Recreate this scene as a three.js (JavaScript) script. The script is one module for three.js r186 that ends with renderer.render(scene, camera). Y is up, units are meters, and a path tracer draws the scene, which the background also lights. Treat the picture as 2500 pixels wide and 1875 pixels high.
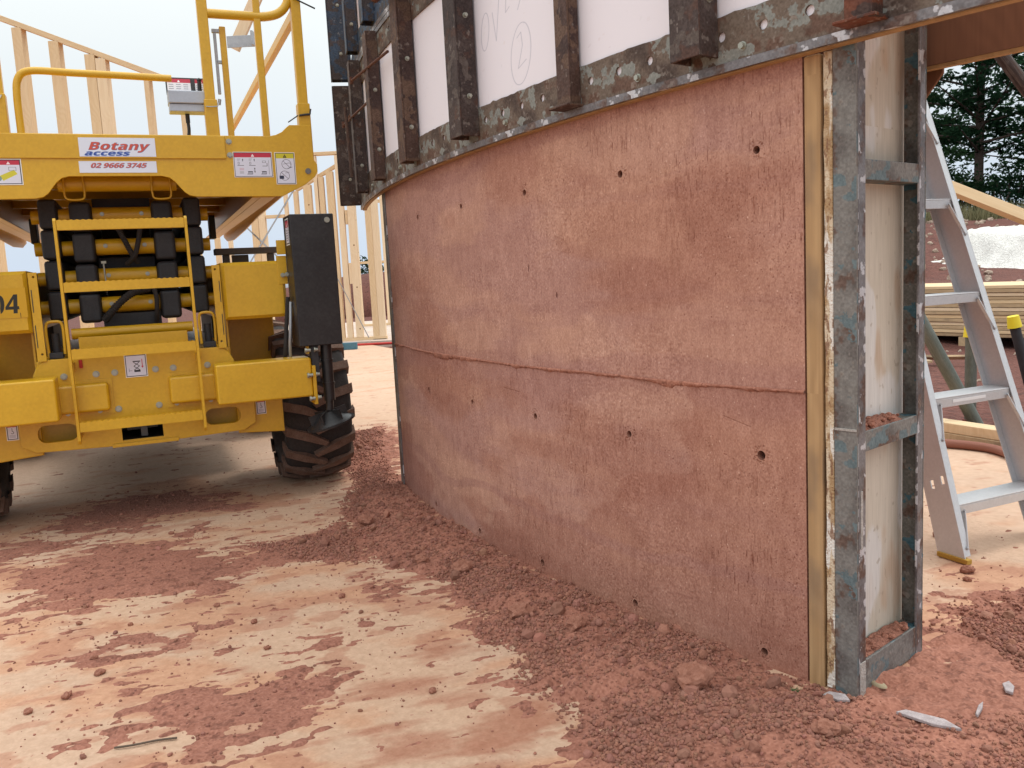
import * as THREE from 'three';
import { RoundedBoxGeometry } from 'three/addons/geometries/RoundedBoxGeometry.js';
import { mergeGeometries } from 'three/addons/utils/BufferGeometryUtils.js';

// ---------------------------------------------------------------- camera, sky, sun, exposure
const scene = new THREE.Scene();
const camera = new THREE.PerspectiveCamera(47.95, 4 / 3, 0.05, 400);
camera.position.set(0, 0.86, 0);
camera.rotation.order = 'YXZ';
camera.rotation.set(THREE.MathUtils.degToRad(-7.2), 0, THREE.MathUtils.degToRad(-3.0));

const renderer = new THREE.WebGLRenderer({ antialias: true });
renderer.toneMapping = THREE.LinearToneMapping;
renderer.toneMappingExposure = 0.82;
renderer.shadowMap.enabled = true;

// ---- noise
function hash(x, y) { let h = (x * 374761393 + y * 668265263) | 0; h = Math.imul(h ^ (h >>> 13), 1274126177); h ^= h >>> 16; return (h >>> 0) / 4294967296; }
function vn(x, y) {
  const xi = Math.floor(x), yi = Math.floor(y); let u = x - xi, v = y - yi; u = u * u * (3 - 2 * u); v = v * v * (3 - 2 * v);
  const a = hash(xi, yi), b = hash(xi + 1, yi), c = hash(xi, yi + 1), d = hash(xi + 1, yi + 1);
  return a + (b - a) * u + (c - a) * v + (a - b - c + d) * u * v;
}
function fbm(x, y, o = 4) { let s = 0, a = 0.5, t = 0; for (let i = 0; i < o; i++) { s += a * vn(x + i * 17.3, y - i * 9.1); t += a; a *= 0.5; x *= 2.03; y *= 2.03; } return s / t; }
let seed = 12345; function rnd() { seed = (Math.imul(seed, 1664525) + 1013904223) >>> 0; return seed / 4294967296; }
const rr = (a, b) => a + (b - a) * rnd();
const sm = (a, b, x) => { const t = Math.min(1, Math.max(0, (x - a) / (b - a))); return t * t * (3 - 2 * t); };
const lerp = (a, b, t) => a + (b - a) * t;
const mix3 = (a, b, t) => [lerp(a[0], b[0], t), lerp(a[1], b[1], t), lerp(a[2], b[2], t)];

{ // overcast sky, brighter to the zenith
  const W = 512, H = 256, d = new Float32Array(W * H * 4);
  for (let j = 0; j < H; j++) for (let i = 0; i < W; i++) {
    const el = (j + 0.5) / H * 180 - 90, az = i / W * Math.PI * 2, k = (j * W + i) * 4;
    let c;
    if (el < 0) c = [0.34, 0.26, 0.22];
    else {
      const t = Math.sin(el * Math.PI / 180);
      const low = sm(0, 0.3, t);
      c = mix3([0.80, 0.92, 1.08], [1.15, 1.22, 1.23], low);
      const z = 1 + 1.2 * sm(0.22, 1, t);
      const n = 1 + 0.1 * (fbm(Math.cos(az) * 3 + 7 + t * 3, Math.sin(az) * 3 + 5 + t * 5, 4) - 0.5) * sm(0, 0.12, t);
      c = c.map(v => v * z * n);
    }
    d[k] = c[0]; d[k + 1] = c[1]; d[k + 2] = c[2]; d[k + 3] = 1;
  }
  const t = new THREE.DataTexture(d, W, H, THREE.RGBAFormat, THREE.FloatType);
  t.mapping = THREE.EquirectangularReflectionMapping; t.magFilter = THREE.LinearFilter; t.minFilter = THREE.LinearFilter; t.wrapS = THREE.RepeatWrapping; t.needsUpdate = true;
  scene.background = t; scene.environment = t;
}
const sun = new THREE.DirectionalLight(new THREE.Color(1, 0.95, 0.88), 1.5);
sun.position.set(4.0, 10, -5.5); sun.target.position.set(0, 0, -2.5);
sun.castShadow = true; sun.shadow.radius = 30; sun.shadow.mapSize.set(2048, 2048);
Object.assign(sun.shadow.camera, { left: -12, right: 12, top: 12, bottom: -12, near: 0.5, far: 40 });
scene.add(sun, sun.target);

// ---------------------------------------------------------------- helpers
const taken = {};
const num = n => { const k = taken[n] = (taken[n] ?? -1) + 1; return k ? `${n}_${String(k).padStart(3, '0')}` : n; };
function tag(o, label, category, group, kind) { if (label) o.userData.label = label; if (category) o.userData.category = category; if (group) o.userData.group = group; if (kind) o.userData.kind = kind; return o; }
function thing(name, label, category, pos = [0, 0, 0], turn = 0, group) { const o = new THREE.Group(); o.name = num(name); o.position.set(...pos); o.rotation.y = turn; scene.add(o); return tag(o, label, category, group); }
function part(name, geo, mat, parent, label) { const m = new THREE.Mesh(geo, mat); m.name = name; m.castShadow = m.receiveShadow = true; parent.add(m); if (label) m.userData.label = label; return m; }
function parts(name, geos, mat, parent) { return geos.map(g => part(name, g, mat, parent)); }
function solo(name, geo, mat, label, category, group, kind) { const m = part(num(name), geo, mat, scene); return tag(m, label, category, group, kind); }

// uv in metres from the dominant axis of each face; turned = grain runs across
function uvm(g, turned = false, off = 0) {
  if (g.index) g = g.toNonIndexed();
  if (!g.attributes.normal) g.computeVertexNormals();
  const p = g.attributes.position, n = g.attributes.normal, uv = new Float32Array(p.count * 2);
  for (let i = 0; i < p.count; i += 3) {
    let nx = 0, ny = 0, nz = 0; for (let k = 0; k < 3; k++) { nx += n.getX(i + k); ny += n.getY(i + k); nz += n.getZ(i + k); }
    nx = Math.abs(nx); ny = Math.abs(ny); nz = Math.abs(nz);
    for (let k = 0; k < 3; k++) {
      const x = p.getX(i + k), y = p.getY(i + k), z = p.getZ(i + k); let u, v;
      if (ny >= nx && ny >= nz) { u = x; v = z; } else if (nx >= nz) { u = z; v = y; } else { u = x; v = y; }
      if (turned) [u, v] = [v, u];
      uv[(i + k) * 2] = u + off; uv[(i + k) * 2 + 1] = v + off * 0.7;
    }
  }
  g.setAttribute('uv', new THREE.BufferAttribute(uv, 2)); return g;
}
const merge = a => mergeGeometries(a.map(g => { let q = g.index ? g.toNonIndexed() : g; for (const k of Object.keys(q.attributes)) if (!['position', 'normal', 'uv'].includes(k)) q.deleteAttribute(k); if (!q.attributes.uv) q = uvm(q); return q; }));
function box(x0, x1, y0, y1, z0, z1, r = 0.002, turned) {
  const w = Math.abs(x1 - x0), h = Math.abs(y1 - y0), d = Math.abs(z1 - z0);
  const g = r > 0 && Math.min(w, h, d) > 2.2 * r ? new RoundedBoxGeometry(w, h, d, 1, r) : new THREE.BoxGeometry(w, h, d);
  g.translate((x0 + x1) / 2, (y0 + y1) / 2, (z0 + z1) / 2); return uvm(g, turned);
}
const Y = new THREE.Vector3(0, 1, 0), v3 = (x, y, z) => new THREE.Vector3(x, y, z);
function rod(a, b, r, r2 = r, n = 16) {
  const A = v3(...a), B = v3(...b), d = B.clone().sub(A), g = new THREE.CylinderGeometry(r2, r, d.length(), n, 1);
  g.applyQuaternion(new THREE.Quaternion().setFromUnitVectors(Y, d.clone().normalize())); g.translate((A.x + B.x) / 2, (A.y + B.y) / 2, (A.z + B.z) / 2); return g;
}
function beam(a, b, w, t, roll = 0, r = 0.002) { // box from a to b, w across, t deep
  const A = v3(...a), B = v3(...b), d = B.clone().sub(A), L = d.length();
  let g = new RoundedBoxGeometry(w, L, t, 1, Math.min(r, Math.min(w, t) / 3)); g = uvm(g); g.rotateY(roll);
  g.applyQuaternion(new THREE.Quaternion().setFromUnitVectors(Y, d.normalize())); g.translate((A.x + B.x) / 2, (A.y + B.y) / 2, (A.z + B.z) / 2); return g;
}
function tube(pts, r, n = 40, m = 8, closed = false) { return new THREE.TubeGeometry(new THREE.CatmullRomCurve3(pts.map(p => v3(...p)), closed, 'centripetal'), n, r, m, closed); }
function shapeOf(pts) { const s = new THREE.Shape(); pts.forEach(([x, y], i) => i ? s.lineTo(x, y) : s.moveTo(x, y)); s.closePath(); return s; }
function pathOf(pts) { const s = new THREE.Path(); pts.forEach(([x, y], i) => i ? s.lineTo(x, y) : s.moveTo(x, y)); s.closePath(); return s; }
function ext(pts, z0, z1, holes = [], bevel = 0.0015) {
  const s = shapeOf(pts); holes.forEach(h => s.holes.push(pathOf(h)));
  const g = new THREE.ExtrudeGeometry(s, { depth: z1 - z0 - 2 * bevel, bevelEnabled: bevel > 0, bevelThickness: bevel, bevelSize: bevel, bevelOffset: -bevel, bevelSegments: 1, curveSegments: 6 });
  g.translate(0, 0, z0 + bevel); return uvm(g);
}
const circ = (x, y, r, n = 14) => Array.from({ length: n }, (_, i) => [x + r * Math.cos(i / n * 2 * Math.PI), y + r * Math.sin(i / n * 2 * Math.PI)]);
function bolt(x, y, z, r = 0.009, h = 0.008, axis = 'z') { const g = merge([new THREE.CylinderGeometry(r * 0.92, r, h, 6), new THREE.CylinderGeometry(r * 1.25, r * 1.25, h * 0.3, 14).translate(0, -h * 0.4, 0)]); if (axis === 'z') g.rotateX(Math.PI / 2); if (axis === 'x') g.rotateZ(-Math.PI / 2); g.translate(x, y, z); return g; }

// ---- textures
function tex(W, H, fn, srgb = true, rep) {
  const d = new Uint8Array(W * H * 4);
  for (let j = 0; j < H; j++) for (let i = 0; i < W; i++) { const c = fn(i, j), k = (j * W + i) * 4; d[k] = Math.max(0, Math.min(255, c[0])); d[k + 1] = Math.max(0, Math.min(255, c[1])); d[k + 2] = Math.max(0, Math.min(255, c[2])); d[k + 3] = 255; }
  const t = new THREE.DataTexture(d, W, H); t.magFilter = THREE.LinearFilter; t.minFilter = THREE.LinearMipmapLinearFilter; t.generateMipmaps = true;
  t.wrapS = t.wrapT = THREE.RepeatWrapping; if (srgb) t.colorSpace = THREE.SRGBColorSpace; if (rep) t.repeat.set(...rep); t.needsUpdate = true; return t;
}
// periodic fbm so that tiles join
function pvn(x, y, P) { const xi = Math.floor(x), yi = Math.floor(y); let u = x - xi, v = y - yi; u = u * u * (3 - 2 * u); v = v * v * (3 - 2 * v); const m = q => ((q % P) + P) % P; const a = hash(m(xi), m(yi)), b = hash(m(xi + 1), m(yi)), c = hash(m(xi), m(yi + 1)), d = hash(m(xi + 1), m(yi + 1)); return a + (b - a) * u + (c - a) * v + (a - b - c + d) * u * v; }
function pf(x, y, P, o = 4) { let s = 0, a = 0.5, t = 0; for (let i = 0; i < o; i++) { s += a * pvn(x + i * P, y + 3 * i * P, P); t += a; a *= 0.55; x *= 2; y *= 2; P *= 2; } return s / t; }
function canvasTex(w, h, draw) { const c = document.createElement('canvas'); c.width = w; c.height = h; const g = c.getContext('2d'); draw(g, w, h); const t = new THREE.CanvasTexture(c); t.colorSpace = THREE.SRGBColorSpace; t.anisotropy = 8; return t; }
const STD = o => new THREE.MeshStandardMaterial(o);
function steelMat(base, dark, paint, amt, seedx, rough = 0.7) { // worn steel: dark scale, rust, flaking paint; one tile is half a metre
  const N = 512;
  const t = tex(N, N, (i, j) => {
    const x = i / N * 8 + seedx * 0, y = j / N * 8, k = seedx * 8;
    const a = pf(x + k, y, 8, 5), b = pf(x * 2 + k, y * 2 + 16, 16, 4), f = pf(x * 16, y * 16 + k, 128, 2);
    let c = mix3(base, dark, sm(0.35, 0.68, a));
    c = mix3(c, [96, 62, 48], sm(0.56, 0.72, b) * 0.55);
    c = mix3(c, [158, 150, 142], sm(0.7, 0.8, pf(x * 4 + k, y * 4, 32, 3)) * 0.5);
    if (amt !== 0) c = mix3(c, paint, sm(0.615 - amt * 0.3, 0.64 - amt * 0.3, pf(x * 2 + k + 3, y * 2 + 8, 16, 5)));
    const g = (f - 0.5) * 34; return [c[0] + g, c[1] + g, c[2] + g];
  });
  t.repeat.set(2, 2);
  const bt = tex(256, 256, (i, j) => { const f = pf(i / 8, j / 8, 32, 3) * 255; return [f, f, f]; }, false, [2, 2]);
  return STD({ map: t, roughness: rough, metalness: 0.25, bumpMap: bt, bumpScale: 0.0012 });
}
function woodMat(light, dark, seedx, rough = 0.75, weather = 0) { // grain along v, one tile is 0.6 m
  const N = 512;
  const t = tex(N, N, (i, j) => {
    const x = i / N, y = j / N, k = seedx * 4;
    const w = pf(x * 4 + k, y * 2, 4, 3) * 1.6;
    const g = 0.5 + 0.5 * Math.sin((x * 12 + w * 3.2) * 6.283), f = pf(x * 128 + k, y * 4, 128, 2), f2 = pf(x * 32, y * 2 + k, 32, 3);
    let c = mix3(light, dark, 0.18 * g + 0.42 * f2 * f + 0.1 * f);
    const kx = (x * 3 + 0.3) % 1 - 0.5, ky = (y * 1 + 0.17 * Math.floor(x * 3)) % 1 - 0.5, kd = Math.hypot(kx * 0.35, ky);
    if (Math.floor(x * 3) === 1) c = mix3(c, [110, 66, 34], sm(0.022, 0.012, kd));
    if (weather) c = mix3(c, [120, 100, 84], weather * sm(0.5, 0.75, pf(x * 8 + 5, y * 4 + k, 8, 4)));
    return c;
  });
  t.repeat.set(1.667, 1.667);
  return STD({ map: t, roughness: rough });
}
const grit = tex(256, 256, (i, j) => { const f = pf(i / 4, j / 4, 64, 3) * 255; return [f, f, f]; }, false, [4, 4]);
function speck(c, v, n = 256, rep = 3, s = 0) { return tex(n, n, (i, j) => { const f = (pf(i / n * 64, j / n * 64 + s, 64, 2) - 0.5) * v, g = (pf(i / n * 6, j / n * 6 + s * 6, 6, 4) - 0.5) * v; return [c[0] + f + g, c[1] + f + g, c[2] + f + g]; }, true, [rep, rep]); }
const M = {
  railSteel: steelMat([112, 96, 84], [78, 62, 54], [134, 134, 128], 0.08, 1),
  studSteel: steelMat([74, 60, 56], [58, 46, 44], [92, 80, 74], 0.05, 2),
  studWarm: steelMat([84, 62, 54], [64, 46, 42], [100, 76, 62], 0.1, 5),
  blueSteel: steelMat([62, 78, 100], [56, 66, 82], [70, 62, 62], 0.2, 3),
  frameSteel: steelMat([126, 122, 118], [104, 98, 95], [102, 116, 120], -0.06, 4),
  webSteel: steelMat([106, 104, 99], [86, 82, 78], [66, 100, 112], 0.0001, 6),
  rust: steelMat([112, 62, 42], [86, 48, 36], [70, 50, 44], 0.1, 7),
  lip: steelMat([122, 118, 120], [92, 86, 86], [190, 188, 192], 0.02, 8, 0.5),
  pine: woodMat([224, 196, 158], [198, 162, 118], 1),
  pinePale: woodMat([234, 210, 178], [212, 180, 140], 2),
  batten: woodMat([186, 150, 108], [138, 104, 70], 4, 0.85, 0.45),
  boards: woodMat([196, 168, 132], [150, 122, 92], 5, 0.85, 0.6),
  plyBrown: woodMat([128, 88, 64], [98, 64, 46], 6, 0.8),
  plyEdge: woodMat([176, 138, 92], [132, 96, 60], 7, 0.8),
  yellow: new THREE.MeshPhysicalMaterial({ map: speck([211, 163, 20], 12, 256, 2), roughness: 0.42, clearcoat: 0.35, clearcoatRoughness: 0.35 }),
  black: STD({ map: speck([46, 46, 50], 14, 256, 4, 2), roughness: 0.55, bumpMap: grit, bumpScale: 0.0005 }),
  blackGloss: STD({ map: speck([38, 36, 37], 18, 512, 2, 2), roughness: 0.38 }),
  rubber: STD({ map: speck([52, 47, 46], 16, 256, 3, 4), roughness: 0.85, bumpMap: grit, bumpScale: 0.001 }),
  rubberDusty: STD({ map: speck([112, 88, 76], 26, 256, 5, 6), roughness: 0.95, bumpMap: grit, bumpScale: 0.001 }),
  zinc: STD({ map: speck([172, 172, 160], 30, 128, 20, 5), roughness: 0.4, metalness: 0.6 }),
  alu: STD({ map: speck([202, 203, 206], 10, 256, 3, 7), roughness: 0.42, metalness: 0.45 }),
  galv: STD({ map: speck([170, 172, 176], 22, 256, 5, 8), roughness: 0.5, metalness: 0.5 }),
  greyPaint: STD({ map: speck([112, 110, 108], 12, 256, 3, 9), roughness: 0.6 }),
  grey: STD({ map: speck([178, 186, 198], 8, 256, 3, 9), roughness: 0.5 }),
  pipe: STD({ map: speck([104, 108, 100], 26, 256, 4, 10), roughness: 0.5, metalness: 0.4 }),
  white: STD({ map: speck([222, 222, 224], 8, 128, 3, 3), roughness: 0.6 }),
  red: STD({ color: 0xb42a20, roughness: 0.6 }),
  capYellow: STD({ color: 0xe8cf2a, roughness: 0.5 }),
  hose: STD({ map: speck([142, 92, 76], 18, 128, 6, 3), roughness: 0.8 }),
  cup: STD({ map: speck([118, 56, 46], 18, 128, 6, 3), roughness: 0.85 }),
};
// ---------------------------------------------------------------- ground: soil sheet, slabs
const soilTex = tex(512, 512, (i, j) => {
  const x = i / 512 * 8, y = j / 512 * 8, a = pf(x, y, 8, 5), f = pf(x * 16, y * 16, 128, 2), g = pf(x * 5, y * 5 + 40, 40, 3);
  let c = mix3([142, 94, 78], [164, 112, 93], a); c = mix3(c, [116, 73, 59], sm(0.58, 0.72, g) * 0.7); const k = (f - 0.5) * 40; return [c[0] + k, c[1] + k * 0.9, c[2] + k * 0.85];
});
const soilBump = tex(512, 512, (i, j) => { const x = i / 512, y = j / 512; const f = (0.55 * pf(x * 32, y * 32, 32, 4) + 0.45 * pf(x * 128, y * 128, 128, 2)) * 255; return [f, f, f]; }, false);
function soilMat(rep, tint, bump) { const a = soilTex.clone(), b = soilBump.clone(); a.repeat.set(rep, rep); b.repeat.set(rep, rep); a.needsUpdate = b.needsUpdate = true; return STD({ map: a, bumpMap: b, bumpScale: bump, roughness: 0.97, color: tint, vertexColors: false }); }
const soil = soilMat(1.6, new THREE.Color(0.98, 0.94, 0.92), 0.004);
const darkSoil = soilMat(0.7, new THREE.Color(0.42, 0.33, 0.34), 0.03);

const EDGE = z => 2.0 + 0.478 * (z + 3.75); // right-hand edge of the concrete slab

// spilled soil on the slab: outlines measured on the ground, in metres
const SPILL = [[[-1.62,-2.59],[-1.55,-2.75],[-1.45,-2.91],[-1.27,-2.92],[-1.1,-2.85],[-0.97,-2.78],[-0.82,-2.66],[-0.82,-2.47],[-0.86,-2.38],[-1.0,-2.36],[-1.09,-2.35],[-1.19,-2.3],[-1.32,-2.32],[-1.44,-2.35]],[[-1.02,-2.95],[-0.87,-2.83],[-0.77,-2.86],[-0.66,-2.89],[-0.59,-2.97],[-0.56,-2.69],[-0.73,-2.6],[-0.83,-2.58],[-0.93,-2.75]],[[-1.79,-3.3],[-1.73,-3.56],[-1.57,-3.67],[-1.36,-3.7],[-1.17,-3.51],[-1.08,-3.34],[-1.29,-3.25],[-1.54,-3.28],[-1.64,-3.16],[-1.79,-3.03],[-1.82,-3.14]],[[-1.83,-2.95],[-1.77,-3.01],[-1.56,-3.0],[-1.59,-2.89],[-1.71,-2.82],[-1.74,-2.8]],[[-1.21,-2.98],[-1.18,-3.13],[-1.13,-3.02],[-1.11,-2.81]],[[-1.6,-3.38],[-1.3,-3.15],[-1.45,-3.07],[-1.69,-3.07]],[[-1.37,-2.21],[-1.32,-2.25],[-1.26,-2.22],[-1.28,-2.17],[-1.35,-2.18]],[[-1.1,-2.1],[-1.05,-2.14],[-0.96,-2.08],[-0.99,-2.04],[-0.99,-1.95],[-1.06,-2.02]],[[-0.91,-2.04],[-0.86,-2.06],[-0.83,-2.02],[-0.88,-2.01]],[[-0.84,-2.13],[-0.77,-2.17],[-0.72,-2.14],[-0.77,-2.11],[-0.83,-2.07]],[[-0.76,-2.0],[-0.72,-2.04],[-0.7,-1.99],[-0.72,-1.96],[-0.78,-1.86],[-0.79,-1.9]],[[-0.61,-1.82],[-0.54,-1.85],[-0.47,-1.89],[-0.41,-1.82],[-0.44,-1.73],[-0.41,-1.67],[-0.51,-1.59],[-0.58,-1.58],[-0.64,-1.57],[-0.71,-1.58],[-0.72,-1.67],[-0.73,-1.72],[-0.7,-1.77],[-0.65,-1.79]],[[-0.55,-1.7],[-0.51,-1.68],[-0.54,-1.6],[-0.65,-1.59]],[[-0.92,-1.82],[-0.88,-1.87],[-0.85,-1.88],[-0.86,-1.83]],[[-0.87,-1.62],[-0.83,-1.66],[-0.8,-1.65],[-0.82,-1.62]],[[-0.79,-1.66],[-0.77,-1.69],[-0.76,-1.67],[-0.78,-1.64]],[[-0.7,-1.49],[-0.68,-1.53],[-0.6,-1.52],[-0.56,-1.5],[-0.56,-1.47]],[[-0.54,-1.55],[-0.47,-1.55],[-0.49,-1.51],[-0.52,-1.52]],[[-0.45,-2.12],[-0.4,-2.14],[-0.37,-2.08],[-0.42,-2.08]],[[-0.5,-2.02],[-0.45,-2.07],[-0.43,-2.03],[-0.51,-1.98]],[[-0.51,-2.49],[-0.38,-2.46],[-0.31,-2.36],[-0.38,-2.31],[-0.49,-2.39]]];
const FILM = [[[-0.32,-1.93],[-0.23,-1.99],[-0.15,-1.96],[-0.25,-1.86],[-0.31,-1.89]],[[-0.34,-1.6],[-0.24,-1.64],[-0.14,-1.6],[-0.15,-1.52],[-0.28,-1.48]],[[-0.12,-1.68],[0.04,-1.74],[0.06,-1.6],[-0.04,-1.5],[-0.18,-1.52]],[[-0.42,-1.8],[-0.3,-1.84],[-0.12,-1.78],[-0.2,-1.72],[-0.4,-1.74]],[[-0.3,-1.42],[0.1,-1.5],[0.14,-1.36],[-0.2,-1.3]]]; // rubbed-in film of soil
const BERM = [[[-0.85,-4.4],[-0.75,-4.6],[-0.58,-4.44],[-0.44,-3.54],[-0.25,-3.1],[-0.05,-2.75],[0.06,-2.45],[0.29,-2.11],[0.46,-1.95],[0.53,-1.79],[0.62,-1.68],[0.95,-1.95],[1.02,-2.03],[1.16,-2.09],[1.4,-2.1],[1.55,-1.6],[1.2,-1.0],[0.3,-0.95],[0.12,-1.38],[0.07,-1.54],[0.01,-1.68],[-0.04,-1.76],[-0.03,-1.88],[-0.13,-1.98],[-0.16,-2.19],[-0.23,-2.38],[-0.36,-2.47],[-0.47,-2.6],[-0.59,-2.83],[-0.69,-3.26],[-0.71,-3.67],[-0.87,-4.12]],[[-0.98,-4.91],[-0.8,-5.13],[-0.64,-4.81],[-0.57,-4.33],[-0.77,-4.18]],[[-0.93,-2.84],[-0.72,-2.9],[-0.67,-3.14],[-0.52,-2.91],[-0.47,-2.56],[-0.74,-2.64]]];
function sd(poly, x, z) { // > 0 inside
  let d = 1e9, ins = false;
  for (let i = 0, j = poly.length - 1; i < poly.length; j = i++) {
    const [ax, az] = poly[j], [bx, bz] = poly[i], ex = bx - ax, ez = bz - az, wx = x - ax, wz = z - az;
    const t = Math.max(0, Math.min(1, (wx * ex + wz * ez) / (ex * ex + ez * ez))), qx = wx - ex * t, qz = wz - ez * t; d = Math.min(d, qx * qx + qz * qz);
    if ((az > z) !== (bz > z) && x < (bx - ax) * (z - az) / (bz - az) + ax) ins = !ins;
  }
  d = Math.sqrt(d); return ins ? d : -d;
}
// signed distances on a 2 cm grid, looked up by everything that needs them
const G0 = { x: -3.0, z: -5.6, n: 250, s: 0.02 };
const gridS = new Float32Array(251 * 251), gridB = new Float32Array(251 * 251), gridF = new Float32Array(251 * 251);
for (let j = 0; j <= G0.n; j++) for (let i = 0; i <= G0.n; i++) {
  const x = G0.x + i * G0.s, z = G0.z + j * G0.s; let a = -1e9, b = -1e9, f = -1e9; for (const p of FILM) f = Math.max(f, sd(p, x, z)); gridF[j * 251 + i] = f;
  for (const p of SPILL) a = Math.max(a, sd(p, x, z)); for (const p of BERM) b = Math.max(b, sd(p, x, z));
  gridS[j * 251 + i] = a; gridB[j * 251 + i] = b;
}
function look(g, x, z) { let u = (x - G0.x) / G0.s, v = (z - G0.z) / G0.s; if (u < 0 || v < 0 || u >= G0.n || v >= G0.n) return -1; const i = u | 0, j = v | 0; u -= i; v -= j; const k = j * 251 + i; return (g[k] * (1 - u) + g[k + 1] * u) * (1 - v) + (g[k + 251] * (1 - u) + g[k + 252] * u) * v; }

// streak direction of the swept dirt
const CA = Math.cos(0.28), SA = Math.sin(0.28);
const al = (x, z) => x * CA - z * SA, ac = (x, z) => x * SA + z * CA;
function slabColor(x, z) {
  const p = al(x, z), q = ac(x, z);
  const d = Math.max(look(gridS, x, z), look(gridB, x, z));
  const coarse = fbm(p * 0.9 + 3, q * 1.6 + 8, 4), mid = fbm(p * 5 + 9, q * 8, 5), fine = fbm(x * 90, z * 90, 3), fine2 = vn(x * 330, z * 330);
  let c = mix3([190, 155, 128], [200, 168, 144], coarse);
  c = mix3(c, [182, 152, 130], sm(0.55, 0.75, fbm(x * 2.2 + 40, z * 2.2, 4)) * 0.4);
  const near = sm(-0.45, 0.02, d);
  const film = sm(0.50, 0.66, mid * 0.65 + coarse * 0.2 + near * 0.19);
  c = mix3(c, [186, 136, 105], film * 0.75);
  const film2 = sm(0.56, 0.62, fbm(p * 9 + 31, q * 17 + 7, 5) * 0.8 + near * 0.13);
  c = mix3(c, [164, 112, 88], film2 * 0.5);
  const rub = look(gridF, x + (mid - 0.5) * 0.2, z + (coarse - 0.5) * 0.1); c = mix3(c, [160, 108, 84], sm(-0.02, 0.05, rub + (fbm(p * 7, q * 30, 4) - 0.5) * 0.12) * 0.8);
  const dots = vn(x * 140 + 60, z * 140); if (dots > 0.93 && fine > 0.52) c = mix3(c, [150, 98, 80], 0.7);
  const g = (fine - 0.5) * 20 + (fine2 - 0.5) * 10; return [c[0] + g, c[1] + g, c[2] + g];
}
const NEAR = { x0: -2.7, x1: 1.5, z0: -4.9, z1: -0.9 };
const slabBump = tex(512, 512, (i, j) => { const f = (0.6 * pf(i / 512 * 24, j / 512 * 24, 24, 4) + 0.4 * pf(i / 512 * 128, j / 512 * 128, 128, 2)) * 255; return [f, f, f]; }, false);
{
  const clampTex = t => { t.wrapS = t.wrapT = THREE.ClampToEdgeWrapping; return t; };
  const tn = clampTex(tex(2048, 2048, (i, j) => slabColor(NEAR.x0 + (i + 0.5) / 2048 * (NEAR.x1 - NEAR.x0), NEAR.z0 + (j + 0.5) / 2048 * (NEAR.z1 - NEAR.z0))));
  const tf = clampTex(tex(1024, 1024, (i, j) => slabColor(-9 + (i + 0.5) / 1024 * 14, -12 + (j + 0.5) / 1024 * 14)));
  const mk = t => STD({ map: t, roughness: 0.82, bumpMap: slabBump, bumpScale: 0.0012 });
  const sheet = (pts, t, f) => { // flat polygon at y = 0
    const g = new THREE.ShapeGeometry(shapeOf(pts.map(([x, z]) => [x, -z]))); g.rotateX(-Math.PI / 2);
    const p = g.attributes.position, uv = g.attributes.uv; for (let i = 0; i < p.count; i++) uv.setXY(i, ...f(p.getX(i), p.getZ(i))); return g;
  };
  const fn = (x, z) => [(x - NEAR.x0) / (NEAR.x1 - NEAR.x0), (z - NEAR.z0) / (NEAR.z1 - NEAR.z0)], ff = (x, z) => [(x + 9) / 14, (z + 12) / 14];
  const n = solo('concrete_slab', sheet([[NEAR.x0, NEAR.z0], [NEAR.x0, NEAR.z1], [NEAR.x1, NEAR.z1], [NEAR.x1, EDGE(0) > NEAR.x1 ? NEAR.z0 : NEAR.z0]], tn, fn), mk(tn), 'dusty concrete slab under the lift and the wall', 'slab', null, 'structure');
  n.material.bumpMap = slabBump.clone(); n.material.bumpMap.repeat.set(6, 6); n.material.bumpMap.needsUpdate = true;
  const m2 = mk(tf); m2.bumpMap = slabBump.clone(); m2.bumpMap.repeat.set(20, 20); m2.bumpMap.needsUpdate = true;
  const parts = [[[-9, -12], [-9, 2], [NEAR.x0, 2], [NEAR.x0, -12]], [[NEAR.x0, -12], [NEAR.x0, NEAR.z0], [EDGE(NEAR.z0), NEAR.z0], [EDGE(-12), -12]], [[NEAR.x0, NEAR.z1], [NEAR.x0, 2], [EDGE(2), 2], [EDGE(NEAR.z1), NEAR.z1]], [[NEAR.x1, NEAR.z0 + (1.5 - EDGE(NEAR.z0)) / 0.478], [NEAR.x1, NEAR.z1], [EDGE(NEAR.z1), NEAR.z1]]];
  const rim = [[EDGE(-12), -12], [EDGE(2), 2]];
  const wall = new THREE.PlaneGeometry(Math.hypot(rim[1][0] - rim[0][0], 14), 0.12); wall.rotateY(Math.atan2(14, -(rim[1][0] - rim[0][0])) - Math.PI); wall.translate((rim[0][0] + rim[1][0]) / 2, -0.06, -5);
  solo('concrete_slab', merge([...parts.map(p => sheet(p, tf, ff)), wall]), m2, 'pale concrete slab running back to the timber frames', 'slab', null, 'structure');
  solo('house_slab', (() => { const g = box(-8, 0.9, -0.1, 0.03, -19, -12.25, 0); return g; })(), STD({ map: speck([196, 176, 162], 22, 512, 0.7, 3), roughness: 0.85 }), 'pale floor slab under the far timber frames', 'slab', null, 'structure');
}
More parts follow.
